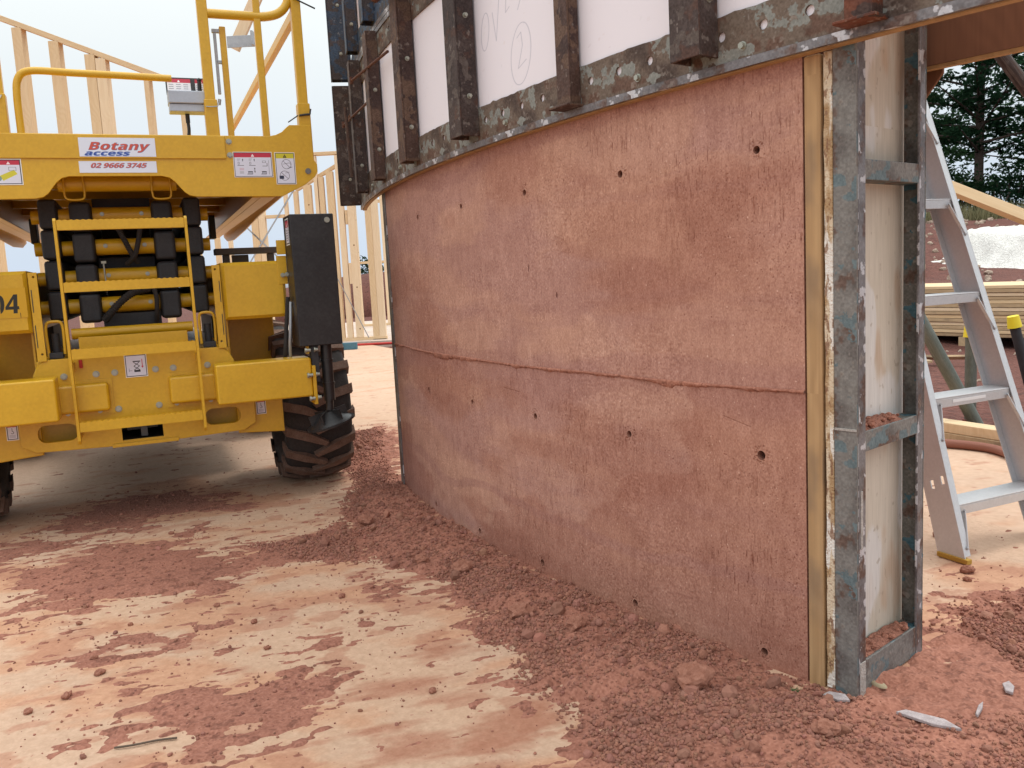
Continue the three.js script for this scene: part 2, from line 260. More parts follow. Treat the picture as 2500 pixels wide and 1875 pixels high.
// soil of the site: one sheet to the horizon, rising into a bank on the far right and back
function groundH(x, z) {
  let h = -0.06;
  const far = -z - 0.25 * x; // bank lies to the back right
  h += 0.45 * sm(8.2, 10.5, -z) * sm(1.5, 4.5, x) + 1.15 * sm(11, 20, -z) * sm(1, 6, x) + 0.5 * sm(16, 26, -z) * sm(-9, -2, x) * sm(4, -1, x);
  if (far > 5) h += 0.14 * (fbm(x * 0.9, z * 0.9, 4) - 0.5) * sm(7, 10, -z);
  return h;
}
{
  const xs = [], zs = []; for (let x = -150; x < -20; x += 26) xs.push(x); for (let x = -20; x < 0; x += 1) xs.push(x); for (let x = 0; x < 24; x += 0.3) xs.push(x); for (let x = 24; x <= 200; x += 22) xs.push(x);
  for (let z = -200; z < -40; z += 20) zs.push(z); for (let z = -40; z < -2; z += 0.35) zs.push(z); for (let z = -2; z <= 60; z += 10) zs.push(z);
  const g = new THREE.PlaneGeometry(1, 1, xs.length - 1, zs.length - 1), p = g.attributes.position, uv = g.attributes.uv;
  for (let j = 0; j < zs.length; j++) for (let i = 0; i < xs.length; i++) { const k = j * xs.length + i; p.setXYZ(k, xs[i], groundH(xs[i], zs[j]), zs[j]); uv.setXY(k, xs[i] * 0.8, zs[j] * 0.8); }
  g.computeVertexNormals();
  solo('ground', g, darkSoil, 'dark red bare soil of the building site', 'soil', null, 'structure');
}
// ---------------------------------------------------------------- curved wall coordinates: s along, h up, o outwards
const CW = { x: 5.069, z: -5.399 }, RW = 5.833, PH0 = 161.9 * Math.PI / 180, LEN = 2.19;
function PW(s, h, o) { const f = PH0 - s / RW, r = RW + o; return [CW.x + r * Math.cos(f), h, CW.z + r * Math.sin(f)]; }
function bend(g, slope = 0) {
  const p = g.attributes.position, n = g.attributes.normal;
  for (let i = 0; i < p.count; i++) {
    const s = p.getX(i), f = PH0 - s / RW, cx = Math.cos(f), cz = Math.sin(f), q = PW(s, p.getY(i) + slope * s, p.getZ(i)); p.setXYZ(i, ...q);
    if (n) { const a = n.getX(i), b = n.getY(i), c = n.getZ(i); n.setXYZ(i, a * cz + c * cx, b, -a * cx + c * cz); }
  }
  return g;
}
function bbox(s0, s1, h0, h1, o0, o1, slope = 0, turned, segs) { // bent box
  let g = new THREE.BoxGeometry(s1 - s0, h1 - h0, o1 - o0, segs ?? Math.max(1, Math.ceil((s1 - s0) / 0.06)), 1, 1); g.translate((s0 + s1) / 2, (h0 + h1) / 2, (o0 + o1) / 2); g = uvm(g, turned); return bend(g, slope);
}
function rbox(s0, s1, h0, h1, o0, o1, slope = 0, r = 0.003, turned) { return bend(box(s0, s1, h0, h1, o0, o1, r, turned), slope); }

// ---------------------------------------------------------------- spilled soil: a height field that rises out of the slab
function wallDist(x, z) { return Math.hypot(x - CW.x, z - CW.z) - RW; }
function soilH(x, z) {
  const p = al(x, z), q = ac(x, z);
  const wx = (fbm(x * 9 + 3, z * 9, 3) - 0.5) * 0.09, wz = (fbm(x * 9 + 50, z * 9 + 20, 3) - 0.5) * 0.09;
  const a = look(gridS, x + wx, z + wz), b = look(gridB, x + wx, z + wz);
  const streak = fbm(p * 12 + 2, q * 24 + 4, 5), lump = fbm(x * 30, z * 30, 4), grain = fbm(x * 110, z * 110, 2);
  const fs = a / 0.06 + (streak - 0.5) * 5.2 - 0.1;
  const specks = (fbm(p * 20 + 90, q * 52, 3) - 0.665) * 9 + Math.max(-1.2, a / 0.16, b / 0.2) * 0.85;
  let h = -0.006;
  const thin = Math.max(fs, specks) ; 
  h = Math.max(h, Math.min(0.0042, thin * 0.004) + (grain - 0.5) * 0.0018 - 0.0005);
  if (b > -0.12) {
    const fb = b / 0.09 + (streak - 0.5) * 2.6 + (lump - 0.5) * 1.5;
    const w = wallDist(x, z), prof = 0.010 + 0.030 * sm(0.02, 0.16, w) * sm(0.7, 0.3, w) * sm(0.0, 0.17, b) + 0.006 * sm(0.0, 0.1, b);
    const right = sm(0.55, 0.8, x + (z + 1.6) * 0.2);
    const bh = Math.min(1, fb * 0.6) * lerp(prof, 0.013, right) + (lump - 0.5) * lerp(0.022, 0.016, right) * sm(0, 0.06, b) + (grain - 0.5) * 0.007;
    h = Math.max(h, Math.min(bh, fb * 0.012));
  }
  return h;
}
{
  const x0 = -2.3, x1 = 1.6, z0 = -5.3, z1 = -1.0, st = 0.0085, nx = Math.ceil((x1 - x0) / st), nz = Math.ceil((z1 - z0) / st);
  const H = new Float32Array((nx + 1) * (nz + 1)); for (let j = 0; j <= nz; j++) for (let i = 0; i <= nx; i++) H[j * (nx + 1) + i] = soilH(x0 + i * st, z0 + j * st);
  const id = new Int32Array(H.length).fill(-1), P = [], UV = [], I = [];
  const vtx = k => { if (id[k] < 0) { id[k] = P.length / 3; const i = k % (nx + 1), j = (k / (nx + 1)) | 0; P.push(x0 + i * st, H[k], z0 + j * st); UV.push(x0 + i * st, z0 + j * st); } return id[k]; };
  for (let j = 0; j < nz; j++) for (let i = 0; i < nx; i++) { const a = j * (nx + 1) + i, b = a + 1, c = a + nx + 1, d = c + 1; if (Math.max(H[a], H[b], H[c], H[d]) < 0.0005) continue; const A = vtx(a), B = vtx(b), Cc = vtx(c), D = vtx(d); I.push(A, Cc, B, B, Cc, D); }
  const g = new THREE.BufferGeometry(); g.setAttribute('position', new THREE.Float32BufferAttribute(P, 3)); g.setAttribute('uv', new THREE.Float32BufferAttribute(UV, 2)); g.setIndex(I); g.computeVertexNormals();
  console.log('soil tris', I.length / 3);
  solo('spilled_soil', g, soil, 'crumbly red soil spilled over the slab along the wall foot', 'soil', null, 'stuff');
}
function clodGeo(seedv, det = 1, rough = 0.5) {
  const g = new THREE.IcosahedronGeometry(1, det), p = g.attributes.position, s0 = seedv * 13.7;
  for (let i = 0; i < p.count; i++) { const x = p.getX(i), y = p.getY(i), z = p.getZ(i); const n = 1 + rough * (fbm(x * 1.3 + s0 + z, y * 1.3 + s0 - z * 0.7, 3) - 0.5) * 2 + (det > 1 ? 0.34 * (fbm(x * 4 + s0 - z * 3, y * 4 + z * 2.3, 3) - 0.5) : 0); p.setXYZ(i, x * n, y * n * 0.8, z * n * 0.92); }
  g.computeVertexNormals(); return g;
}
{ // crumbs
  const kinds = [clodGeo(1), clodGeo(2), clodGeo(3)], N = 17000;
  const cm = STD({ color: new THREE.Color().setRGB(0.282, 0.124, 0.087), roughness: 1 });
  kinds.forEach((g, k) => {
    const im = new THREE.InstancedMesh(g, cm, N); let n = 0, tries = 0; const m = new THREE.Matrix4(), e = new THREE.Euler(), q = new THREE.Quaternion(), col = new THREE.Color();
    while (n < N && tries++ < 900000) {
      const x = rr(-2.2, 1.55), z = rr(-5.2, -1.0); if (wallDist(x, z) < 0.004 && wallDist(x, z) > -0.4 && z < -1.5 && x < 1.0) continue;
      const a = look(gridS, x, z), b = look(gridB, x, z), u = rnd(); let pr = 0.0012;
      if (b > -0.02) pr = 0.55 * sm(-0.02, 0.08, b) * (0.3 + 1.4 * sm(0.4, 0.65, fbm(x * 6, z * 6, 2))); else if (a > -0.03) pr = 0.022; else if (Math.max(a, b) > -0.2) pr = 0.012;
      if (u > pr) continue;
      let r = 0.0014 + 0.0036 * Math.pow(rnd(), 2.2); const w = rnd(); if (w > 0.965) r *= rr(1.5, 2.6); if (w > 0.996 && b > 0) r *= 1.8; if (b < 0 && a < 0) r *= 0.7;
      const h = Math.max(0, soilH(x, z));
      m.compose(v3(x, h + r * 0.35, z), q.setFromEuler(e.set(rr(0, 6), rr(0, 6), rr(0, 6))), v3(r, r, r)); im.setMatrixAt(n, m);
      const t = rr(0.78, 1.2); im.setColorAt(n, col.setRGB(t * rr(0.96, 1.04), t * rr(0.94, 1.04), t * rr(0.92, 1.04))); n++;
    }
    im.count = n; im.name = num('soil_crumb'); im.castShadow = im.receiveShadow = true; scene.add(im);
    tag(im, ['small red soil crumbs strewn over the spill', 'fine red earth crumbs scattered through the spilled soil', 'tiny rounded red crumbs lying on soil and slab'][k], 'soil', null, 'stuff');
  });
}
// ---------------------------------------------------------------- rammed earth wall
const WH = 1.30;
const holeS = [0.489, 0.901, 1.298, 1.70, 2.087], holeH = [0.032, 0.461, 1.081];
{
  const W = 2048, H = 1280, px = W / LEN; // colour and relief, in wall coordinates
  const col = new Float32Array(W * H * 3), rel = new Float32Array(W * H);
  for (let j = 0; j < H; j++) for (let i = 0; i < W; i++) {
    const s = i / W * LEN, h = j / H * WH, k = j * W + i;
    const wob = (fbm(s * 3 + 4, h * 2, 3) - 0.5) * 0.09;
    const hh = h + wob, layer = Math.floor(hh / 0.105), lf = hh / 0.105 - layer, t = hash(layer, 77);
    const a = fbm(s * 4 + 9, h * 7, 5), b = fbm(s * 14 + 2, h * 14 + 60, 4), c = fbm(s * 60, h * 26, 3), f = vn(s * 420, h * 260);
    let q = mix3([179, 133, 115], [186, 140, 122], a);
    q = mix3(q, [168, 124, 113], sm(0.42, 0.62, fbm(s * 1.6 + 70, h * 8 + wob * 10, 5)) * 0.7);            // purplish lifts
    q = mix3(q, [163, 113, 95], sm(0.52, 0.68, fbm(s * 1.7 + 9, h * 6 + 20, 6)) * 0.75);                 // redder earth
    q = mix3(q, [194, 148, 125], sm(0.5, 0.66, fbm(s * 2.4 + 33, h * 6, 5)) * 0.5);               // sandy bloom
    q = mix3(q, [150, 102, 94], sm(0.86, 0.97, lf) * sm(0.98, 0.94, lf) * sm(0.52, 0.66, fbm(s * 6, layer * 3, 3)) * 0.22); // lift lines
    const d2 = fbm(s * 1.5 + 5, h * 3.4 + 71, 5), damp = sm(0.5, 0.56, d2 + 0.2 * sm(0.34, 0.1, h) - 0.04 + (b - 0.5) * 0.16); // damp red earth, ragged outline
    q = mix3(q, [146, 92, 75], damp * (h < 0.59 ? 0.4 : 0.18));
    const band = vn(h * 21 + wob * 26 + fbm(s * 2, h * 3, 2) * 2, 5); q = mix3(q, [158, 112, 102], sm(0.6, 0.9, band) * 0.4);
    const crumb = sm(0.5, 0.62, fbm(s * 4.4 + 17, h * 5 + 29, 4)), f3 = vn(s * 210 + 9, h * 190), f4 = vn(s * 560, h * 480 + 3), drag = vn(s * 190, h * 22);
    const g = (b - 0.5) * 15 + (c - 0.5) * 16 + (f - 0.5) * 20 + (f4 - 0.5) * 18 + (f3 - 0.5) * 18 * crumb + (drag - 0.5) * 7;
    col[k * 3] = q[0] + g; col[k * 3 + 1] = q[1] + g; col[k * 3 + 2] = q[2] + g * 0.95;
    rel[k] = 0.5 + (b - 0.5) * 0.16 + (c - 0.5) * 0.3 + (f - 0.5) * 0.14 + (f3 - 0.5) * 0.3 * crumb + (drag - 0.5) * 0.05;
  }
  const put = (s, h, w, len, dcol, dr) => { // a small pit or scratch, long in h
    const i0 = s * px, j0 = h / WH * H, rw = w * px, rl = len / WH * H;
    for (let j = Math.max(0, Math.floor(j0 - rl)); j <= Math.min(H - 1, j0 + rl); j++) for (let i = Math.max(0, Math.floor(i0 - rw - 1)); i <= Math.min(W - 1, i0 + rw + 1); i++) {
      const e = ((i - i0) / rw) ** 2 + ((j - j0) / rl) ** 2; if (e > 1.3) continue; const m = sm(1.3, 0.4, e), k = j * W + i;
      col[k * 3] += dcol[0] * m; col[k * 3 + 1] += dcol[1] * m; col[k * 3 + 2] += dcol[2] * m; rel[k] += dr * m;
    }
  };
  for (let n = 0; n < 22000; n++) {
    const s = rnd() * LEN, h = rnd() * WH, dn = fbm(s * 3.2 + 12, h * 5 + 3, 3), streaky = fbm(s * 5 + 80, h * 4 + 44, 3); if (rnd() > sm(0.36, 0.66, dn) * 1.1 + 0.05) continue;
    const long = streaky > 0.52 && rnd() < 0.5; const w = rr(0.0006, 0.0015) * (long ? 0.8 : 1), L = long ? rr(0.004, 0.016) : w * rr(0.9, 2.2), dk = rr(-30, -6);
    put(s, h, w, L, [dk * 0.8, dk * 0.92, dk * 0.9], -0.35);
  }
  for (let n = 0; n < 900; n++) { const s = rnd() * LEN, h = rnd() * WH; put(s, h, rr(0.0008, 0.002), rr(0.001, 0.003), [30, 34, 34], 0.2); }
  // a few scratches and dints seen on the face
  [[1.43, 0.80, 0.004, 0.008], [1.30, 0.875, 0.002, 0.012]].forEach(([s, h, w, l]) => put(s, h, w, l, [-60, -55, -50], -0.6));
  for (let t = 0; t < 60; t++) { put(1.12 + t * 0.0016, 0.528 - t * 0.0001, 0.002, 0.0016, [-7, -7, -7], -0.12); put(1.62 + t * 0.001, 0.79 - t * 0.0021, 0.0014, 0.003, [3, 3, 3], 0.06); put(1.99 + t * 0.0012, 0.535 - t * 0.0003, 0.002, 0.0014, [-5, -5, -5], -0.1); }
  for (const s of holeS) for (const h of holeH) for (let n = 0; n < 26; n++) { const r = rr(0.012, 0.022), t = rr(0, 6.28); put(s + r * Math.cos(t), h + r * Math.sin(t), rr(0.001, 0.003), rr(0.001, 0.003), [-16, -17, -17], -0.35); }
  const map = tex(W, H, (i, j) => { const k = (j * W + i) * 3; return [col[k], col[k + 1], col[k + 2]]; });
  const bmp = tex(W, H, (i, j) => { const v = rel[j * W + i] * 255; return [v, v, v]; }, false);
  const earth = STD({ map, bumpMap: bmp, bumpScale: 0.003, roughness: 0.96 });
  const earthPlain = STD({ map: soilTex.clone(), roughness: 1 }); earthPlain.map.repeat.set(2, 2); earthPlain.map.needsUpdate = true;
  const w = thing('rammed_earth_wall', 'curved red rammed earth wall with rows of tie holes', 'wall', PW(LEN / 2, 0, -0.15));
  const off = w.position.clone().negate(), loc = g => g.translate(off.x, off.y, off.z);
  const strip = (s0, s1, hs) => {
    const sh = shapeOf([[s0, -0.05], [s1, -0.05], [s1, WH], [s0, WH]]); (hs || []).forEach(([s, h, r]) => sh.holes.push(pathOf(circ(s, h, r, 16))));
    const g = new THREE.ShapeGeometry(sh), p = g.attributes.position, uv = g.attributes.uv; for (let i = 0; i < p.count; i++) uv.setXY(i, p.getX(i) / LEN, p.getY(i) / WH); return g.toNonIndexed();
  };
  const fs = [], tubes = []; let at = 0;
  const plain = to => { while (at < to - 1e-6) { const e = Math.min(to, at + 0.05); fs.push(strip(at, e)); at = e; } };
  for (const s of holeS) {
    plain(s - 0.04); const hs = holeH.map((h, i) => [s, h, 0.0075 + hash(Math.round(s * 100), i) * 0.0028]); fs.push(strip(at, s + 0.04, hs)); at = s + 0.04;
    hs.forEach(([hsx, hh, r]) => { const c = new THREE.CylinderGeometry(r * 0.92, r * 0.8, 0.16, 14, 1, true); c.rotateX(Math.PI / 2); c.translate(hsx, hh, -0.08); tubes.push(c.toNonIndexed()); const k = new THREE.RingGeometry(r * 0.9, r * 1.06, 14, 1); k.translate(hsx, hh, 0.0003); });
  }
  plain(LEN);
  const face = part('wall_face', loc(bend(mergeGeometries(fs.map(g => { g.computeVertexNormals(); return g; })))), earth, w);
  part('tie_hole', loc(bend(merge(tubes))), earthPlain, face);
  part('wall_core', loc(merge([bbox(0.001, LEN - 0.001, -0.05, WH - 0.004, -0.31, -0.165), bbox(0, LEN, WH - 0.003, WH, -0.31, 0), bbox(0, 0.003, -0.05, WH - 0.004, -0.165, -0.001), bbox(LEN - 0.003, LEN, -0.05, WH - 0.004, -0.165, -0.001)])), earthPlain, w);
  // the ragged ridge squeezed out at the joint between two lifts of formwork
  const nS = 520, nC = 7, P = [], UV = [], I = [];
  for (let i = 0; i <= nS; i++) {
    const s = i / nS * LEN, hs = 0.601 + 0.0012 * Math.sin(s * 9);
    const r = 0.003 + 0.0075 * Math.max(0, fbm(s * 16, 3, 3) - 0.22) + 0.006 * Math.max(0, fbm(s * 90, 9, 2) - 0.5), dr = 0.004 + 0.012 * sm(0.45, 0.75, fbm(s * 8 + 7, 5, 3));
    for (let j = 0; j < nC; j++) { const t = j / (nC - 1) * Math.PI - Math.PI / 2, jit = 0.7 + 0.6 * vn(s * 160 + j * 9, j * 3.3); const y = t < 0 ? Math.sin(t) * dr * jit : Math.sin(t) * 0.0035, o = Math.cos(t) * r * jit - 0.0008; P.push(...PW(s, hs + y, o)); UV.push(s, y + o); }
  }
  for (let i = 0; i < nS; i++) for (let j = 0; j < nC - 1; j++) { const a = i * nC + j, b = a + nC; I.push(a, b, a + 1, a + 1, b, b + 1); }
  const g = new THREE.BufferGeometry(); g.setAttribute('position', new THREE.Float32BufferAttribute(P, 3)); g.setAttribute('uv', new THREE.Float32BufferAttribute(UV, 2)); g.setIndex(I); g.computeVertexNormals();
  const em = STD({ map: soilTex.clone(), bumpMap: soilBump.clone(), bumpScale: 0.003, roughness: 1, color: new THREE.Color(1.15, 1.12, 1.1) }); em.map.repeat.set(2, 2); em.map.needsUpdate = true;
  part('joint_ridge', loc(g), em, w, 'thin ragged ridge of earth along the joint');
}
// ---------------------------------------------------------------- stop-end shutters at the two ends of the wall
{
  const plyPaint = STD({ map: tex(512, 1024, (i, j) => { const x = i / 512, y = j / 1024; let c = mix3([206, 194, 180], [190, 178, 162], fbm(x * 5, y * 12, 4)); c = mix3(c, [182, 150, 124], sm(0.56, 0.74, fbm(x * 8 + 3, y * 7 + 9, 4)) * 0.5); c = mix3(c, [216, 214, 216], sm(0.5, 0.62, fbm(x * 7 + 30, y * 6, 4)) * 0.6); c = mix3(c, [150, 132, 116], sm(0.76, 0.84, fbm(x * 40, y * 60, 3)) * 0.4); const g = (fbm(x * 160, y * 20, 2) - 0.5) * 18; return [c[0] + g, c[1] + g, c[2] + g]; }), roughness: 0.7 });
  plyPaint.map.repeat.set(2, 0.9);
  const edgeMat = STD({ map: tex(256, 1024, (i, j) => { const x = i / 256, y = j / 1024; let c = mix3([206, 186, 160], [168, 136, 100], sm(0.4, 0.6, fbm(x * 3, y * 30, 4))); c = mix3(c, [228, 224, 220], sm(0.52, 0.6, fbm(x * 3 + 9, y * 12, 4)) * 0.8); c = mix3(c, [124, 88, 66], sm(0.62, 0.7, fbm(x * 9 + 4, y * 70, 3)) * 0.7); return c; }), bumpMap: grit, bumpScale: 0.003, roughness: 0.85 }); edgeMat.map.repeat.set(20, 0.8);
  const f = thing('stop_end_shutter', 'steel framed plywood shutter standing at the wall end by the ladder', 'formwork', PW(LEN + 0.08, 0, -0.155));
  const off = f.position.clone().negate(), loc = g => g.translate(off.x, off.y, off.z);
  part('timber_batten', loc(rbox(LEN + 0.003, LEN + 0.037, -0.004, 1.236, -0.06, 0.0015, 0, 0.004)), M.batten, f, 'weathered timber batten against the earth');
  { // plywood edge with a chipped outline
    const pts = []; for (let k = 0; k <= 60; k++) pts.push([LEN + 0.041 + 0.0025 * vn(k * 0.7, 3), 0.004 + k / 60 * 1.232]); for (let k = 60; k >= 0; k--) pts.push([LEN + 0.0595, 0.004 + k / 60 * 1.232]);
    const g = ext(pts, -0.055, -0.001, [], 0.001); part('plywood_edge', loc(bend(g)), edgeMat, f, 'chipped whitish plywood edge');
  }
  part('plywood_panel', loc(bbox(LEN + 0.045, LEN + 0.058, 0.004, 1.6, -0.2875, -0.056)), plyPaint, f, 'stained white plywood panel');
  const a0 = LEN + 0.0605, a1 = LEN + 0.107, post = (o0, o1, lip0, lip1) => {
    const p = part('channel_post', loc(rbox(a0, a1, -0.012, 1.6, o0, o1, 0, 0.0022)), o0 < -0.2 ? M.webSteel : M.frameSteel, f);
    part('post_lip', loc(rbox(a1 - 0.0058, a1 + 0.0004, -0.012, 1.6, lip0, lip1, 0, 0.002)), M.lip, p);
  };
  post(-0.0065, -0.0005, -0.034, -0.0068); post(-0.286, -0.28, -0.2797, -0.256);
  for (const [h0, h1, top] of [[0.003, 0.068, true], [0.488, 0.528, true], [1.0, 1.038, false]]) {
    const r = part('cross_rail', loc(rbox(a1 - 0.0064, a1 - 0.0012, h0, h1, -0.2558, -0.0342, 0, 0.002)), M.frameSteel, f);
    part('rail_web', loc(rbox(a0 + 0.001, a1 - 0.0066, top ? h1 - 0.007 : h0, top ? h1 - 0.002 : h0 + 0.005, -0.2795, -0.0068, 0, 0.0015)), M.webSteel, r);
  }
  // old render slopped on the flange
  const cementMat = STD({ map: speck([168, 160, 154], 36, 128, 10, 5), roughness: 0.95, bumpMap: grit, bumpScale: 0.002 });
  parts('cement_smear', [rbox(a0 + 0.002, a1 - 0.001, 0.532, 0.537, -0.0006, 0.0016, 0, 0.0008), rbox(a1 + 0.0002, a1 + 0.002, 0.30, 0.415, -0.02, -0.012, 0, 0.0008), rbox(a1 + 0.0002, a1 + 0.0022, 0.0, 0.07, -0.03, -0.008, 0, 0.0009)].map(loc), cementMat, f);
  // soil that fell on the rails
  const heap = (h, len, t, label) => {
    const gs = [], st = 0.006; const P = [], UV = [], I = [], n = 44, m = 9;
    for (let i = 0; i <= n; i++) for (let j = 0; j <= m; j++) { const o = -0.036 - i / n * len, s = a0 + 0.001 + j / m * 0.039; const e = Math.min(1, i / 4, (n - i) / 6) * Math.min(1, (m - j) / 3); P.push(...PW(s, h - 0.002 + e * t * (0.45 + 1.1 * fbm(o * 60 + h * 9, s * 60, 3)), o)); UV.push(o * 3, s * 3); }
    for (let i = 0; i < n; i++) for (let j = 0; j < m; j++) { const a = i * (m + 1) + j, b = a + m + 1; I.push(a, b, a + 1, a + 1, b, b + 1); }
    const g = new THREE.BufferGeometry(); g.setAttribute('position', new THREE.Float32BufferAttribute(P, 3)); g.setAttribute('uv', new THREE.Float32BufferAttribute(UV, 2)); g.setIndex(I); g.computeVertexNormals(); gs.push(g);
    for (let k = 0; k < 26; k++) { const r = rr(0.003, 0.008), c = clodGeo(k % 5, 1); c.scale(r, r, r); c.translate(...PW(a0 + rr(0.006, 0.038), h + t * 0.55 + r * 0.3, -0.04 - rnd() * (len - 0.02))); gs.push(uvm(c)); }
    solo('soil_heap', merge(gs), soil, label, 'soil', null, 'stuff');
  };
  heap(0.527, 0.18, 0.012, 'red soil lying on the middle rail of the shutter'); heap(0.067, 0.22, 0.008, 'red soil filling the bottom rail of the shutter');
  const l = thing('stop_end_shutter', 'thin grey steel edge of the shutter at the far wall end', 'formwork', PW(-0.03, 0, -0.155));
  const o2 = l.position.clone().negate(), lc = g => g.translate(o2.x, o2.y, o2.z);
  part('plywood_panel', lc(bbox(-0.019, -0.001, 0, 1.222, -0.31, -0.006)), M.plyEdge, l); part('channel_post', lc(rbox(-0.06, -0.0195, 0, 1.222, -0.02, 0.004, 0, 0.002)), M.frameSteel, l); part('timber_batten', lc(rbox(-0.0188, -0.0012, 0, 1.222, -0.0055, 0.0035, 0, 0.001)), M.lip, l);
  part('channel_post', lc(rbox(-0.06, -0.0195, 0, 1.222, -0.33, -0.31, 0, 0.002)), M.frameSteel, l);
}
// ---------------------------------------------------------------- curved formwork above the wall
{
  const K = 0.0092, S0 = -0.74, S1 = 3.05, H0 = 1.219;
  // white board face: pencil writing drawn on it
  const ply = canvasTex(2048, 512, (g, w, h) => {
    g.fillStyle = '#ebe4ea'; g.fillRect(0, 0, w, h);
    for (let k = 0; k < 900; k++) { g.fillStyle = `rgba(${150 + rnd() * 40},${120 + rnd() * 40},${110 + rnd() * 40},${rnd() * 0.1})`; g.beginPath(); g.ellipse(rnd() * w, rnd() * h, rr(0.5, 3), rr(0.5, 5), rnd(), 0, 7); g.fill(); }
    const X = s => (s - S0) / (S1 - S0) * w, Yh = q => h - q / 0.6 * h; // q = height above the bottom edge
    g.strokeStyle = 'rgba(130,126,146,0.36)'; g.lineWidth = 1.9; g.lineCap = 'round'; g.lineJoin = 'round';
    const line = (...p) => { g.beginPath(); p.forEach(([s, q], i) => i ? g.lineTo(X(s), Yh(q)) : g.moveTo(X(s), Yh(q))); g.stroke(); };
    const oval = (s, q, a, b, f = 0, t = 6.5) => { g.beginPath(); g.ellipse(X(s), Yh(q), a / (S1 - S0) * w, b / 0.6 * h, 0.1, f, t); g.stroke(); };
    const b = 1.17, y0 = 0.305; // 'outside' written uphill, then 2 in a ring
    oval(b, y0, 0.022, 0.05); line([b + 0.045, y0 + 0.04], [b + 0.06, y0 - 0.04], [b + 0.085, y0 + 0.07]); line([b + 0.13, y0 + 0.12], [b + 0.115, y0 + 0.02], [b + 0.135, y0 + 0.03]); line([b + 0.1, y0 + 0.075], [b + 0.15, y0 + 0.095]);
    line([b + 0.19, y0 + 0.09], [b + 0.17, y0 + 0.07], [b + 0.195, y0 + 0.04], [b + 0.175, y0 + 0.01]); line([b + 0.215, y0 + 0.085], [b + 0.217, y0 + 0.03]); oval(b + 0.25, y0 + 0.06, 0.018, 0.03); line([b + 0.27, y0 + 0.16], [b + 0.268, y0 + 0.03]); line([b + 0.295, y0 + 0.075], [b + 0.325, y0 + 0.11], [b + 0.295, y0 + 0.11], [b + 0.3, y0 + 0.06], [b + 0.34, y0 + 0.07]);
    oval(b + 0.18, y0 - 0.105, 0.048, 0.078); line([b + 0.165, y0 - 0.06], [b + 0.185, y0 - 0.05], [b + 0.19, y0 - 0.085], [b + 0.165, y0 - 0.14], [b + 0.205, y0 - 0.125]);
  });
  const plyMat = STD({ map: ply, roughness: 0.55 });
  const panel = (name, label, H, studMat, railMat, withMarks, studs) => {
    const t = thing(name, label, 'formwork', PW(1.2, H, 0.05)); const off = t.position.clone().negate(), loc = g => g.translate(off.x, off.y, off.z);
    const face = new THREE.BoxGeometry(S1 - S0, 0.584, 0.018, 70, 1, 1); face.translate((S0 + S1) / 2, H + 0.006 + 0.292, 0.0145);
    part('board_face', loc(bend(face, K)), withMarks ? plyMat : STD({ map: speck([232, 218, 222], 8, 128, 2, 3), roughness: 0.55 }), t, 'white faced form board');
    part('board_edge', loc(bbox(S0, S1, H - 0.004, H + 0.0055, 0.0055, 0.0235, K)), M.plyEdge, t, 'raw plywood edge');
    const rail = (a, b, y, rim) => {
      const n = Math.round((S1 - S0) / 0.098), st = (S1 - S0) / n, gs = [], up = s => b + 0.004 * (vn(s * 60, a * 40) - 0.5) + 0.004 * sm(0.8, 0.95, vn(s * 34, a * 90)); // one hole to a strip
      for (let i = 0; i < n; i++) { const s0 = S0 + i * st, top = []; for (let k = 6; k >= 0; k--) top.push([s0 + st * k / 6, up(s0 + st * k / 6)]); gs.push(ext([[s0, a], [s0 + st, a], ...top], 0.0238, 0.0292, [circ(s0 + st / 2, (a + b) / 2 + 0.006, 0.0096, 14)], 0)); }
      return merge(gs);
    };
    const r1 = part('bottom_rail', loc(bend(rail(H + 0.0165, H + 0.108), K)), railMat, t, 'perforated steel rail with flaking paint');
    part('rail_lip', loc(bbox(S0, S1, H - 0.001, H + 0.016, 0.0238, 0.0335, K)), M.lip, r1);
    const r2 = part('top_rail', loc(bend(rail(H + 0.485, H + 0.566), K)), railMat, t);
    part('rail_lip', loc(bbox(S0, S1, H + 0.567, H + 0.583, 0.0238, 0.0335, K)), M.lip, r2);
    for (const [s, wd, dp, warm] of studs) {
      const mat = warm === 2 ? M.rust : warm ? M.studWarm : studMat, b0 = H + (wd > 0.06 ? 0.03 : 0.022), b1 = H + 0.576;
      const st = part('stud', loc(merge([rbox(s - wd / 2, s + wd / 2, b0, b1, 0.0295 + dp - 0.006, 0.0295 + dp, K, 0.002), rbox(s + wd / 2 - 0.006, s + wd / 2 - 0.0002, b0, b1, 0.0295, 0.0293 + dp - 0.006, K, 0.002), rbox(s - wd / 2 + 0.0002, s - wd / 2 + 0.006, b0, b1, 0.0295, 0.0293 + dp - 0.006, K, 0.002)])), mat, t);
      if (wd < 0.06) part('foot_plate', loc(rbox(s - 0.04, s + 0.036, b0 - 0.007, b0 - 0.001, 0.0296, 0.082, K, 0.002)), mat, st);
      else for (const hb of [0.14, 0.36]) { const g = bolt(0, 0, 0, 0.006, 0.01, 'x'); g.translate(s + wd / 2 + 0.004, H + hb, 0.0295 + dp * 0.45); part('bolt', loc(bend(g, K)), M.zinc, st); }
    }
    for (const s of [0.42, 1.27, 1.9 - 0.1, 2.08, -0.1]) { const g = bolt(s, H + 0.04, 0.033, 0.007, 0.009); part('bolt', loc(bend(g, K)), M.zinc, t); }
    return t;
  };
  const spots = [[-0.72, 0.06, 0.1, 0], [-0.26, 0.062, 0.05, 0], [0.16, 0.066, 0.045, 1], [0.61, 0.07, 0.052, 1], [1.08, 0.075, 0.06, 0], [1.58, 0.05, 0.034, 1], [1.985, 0.075, 0.06, 0], [2.335, 0.05, 0.04, 2], [2.8, 0.075, 0.06, 0]];
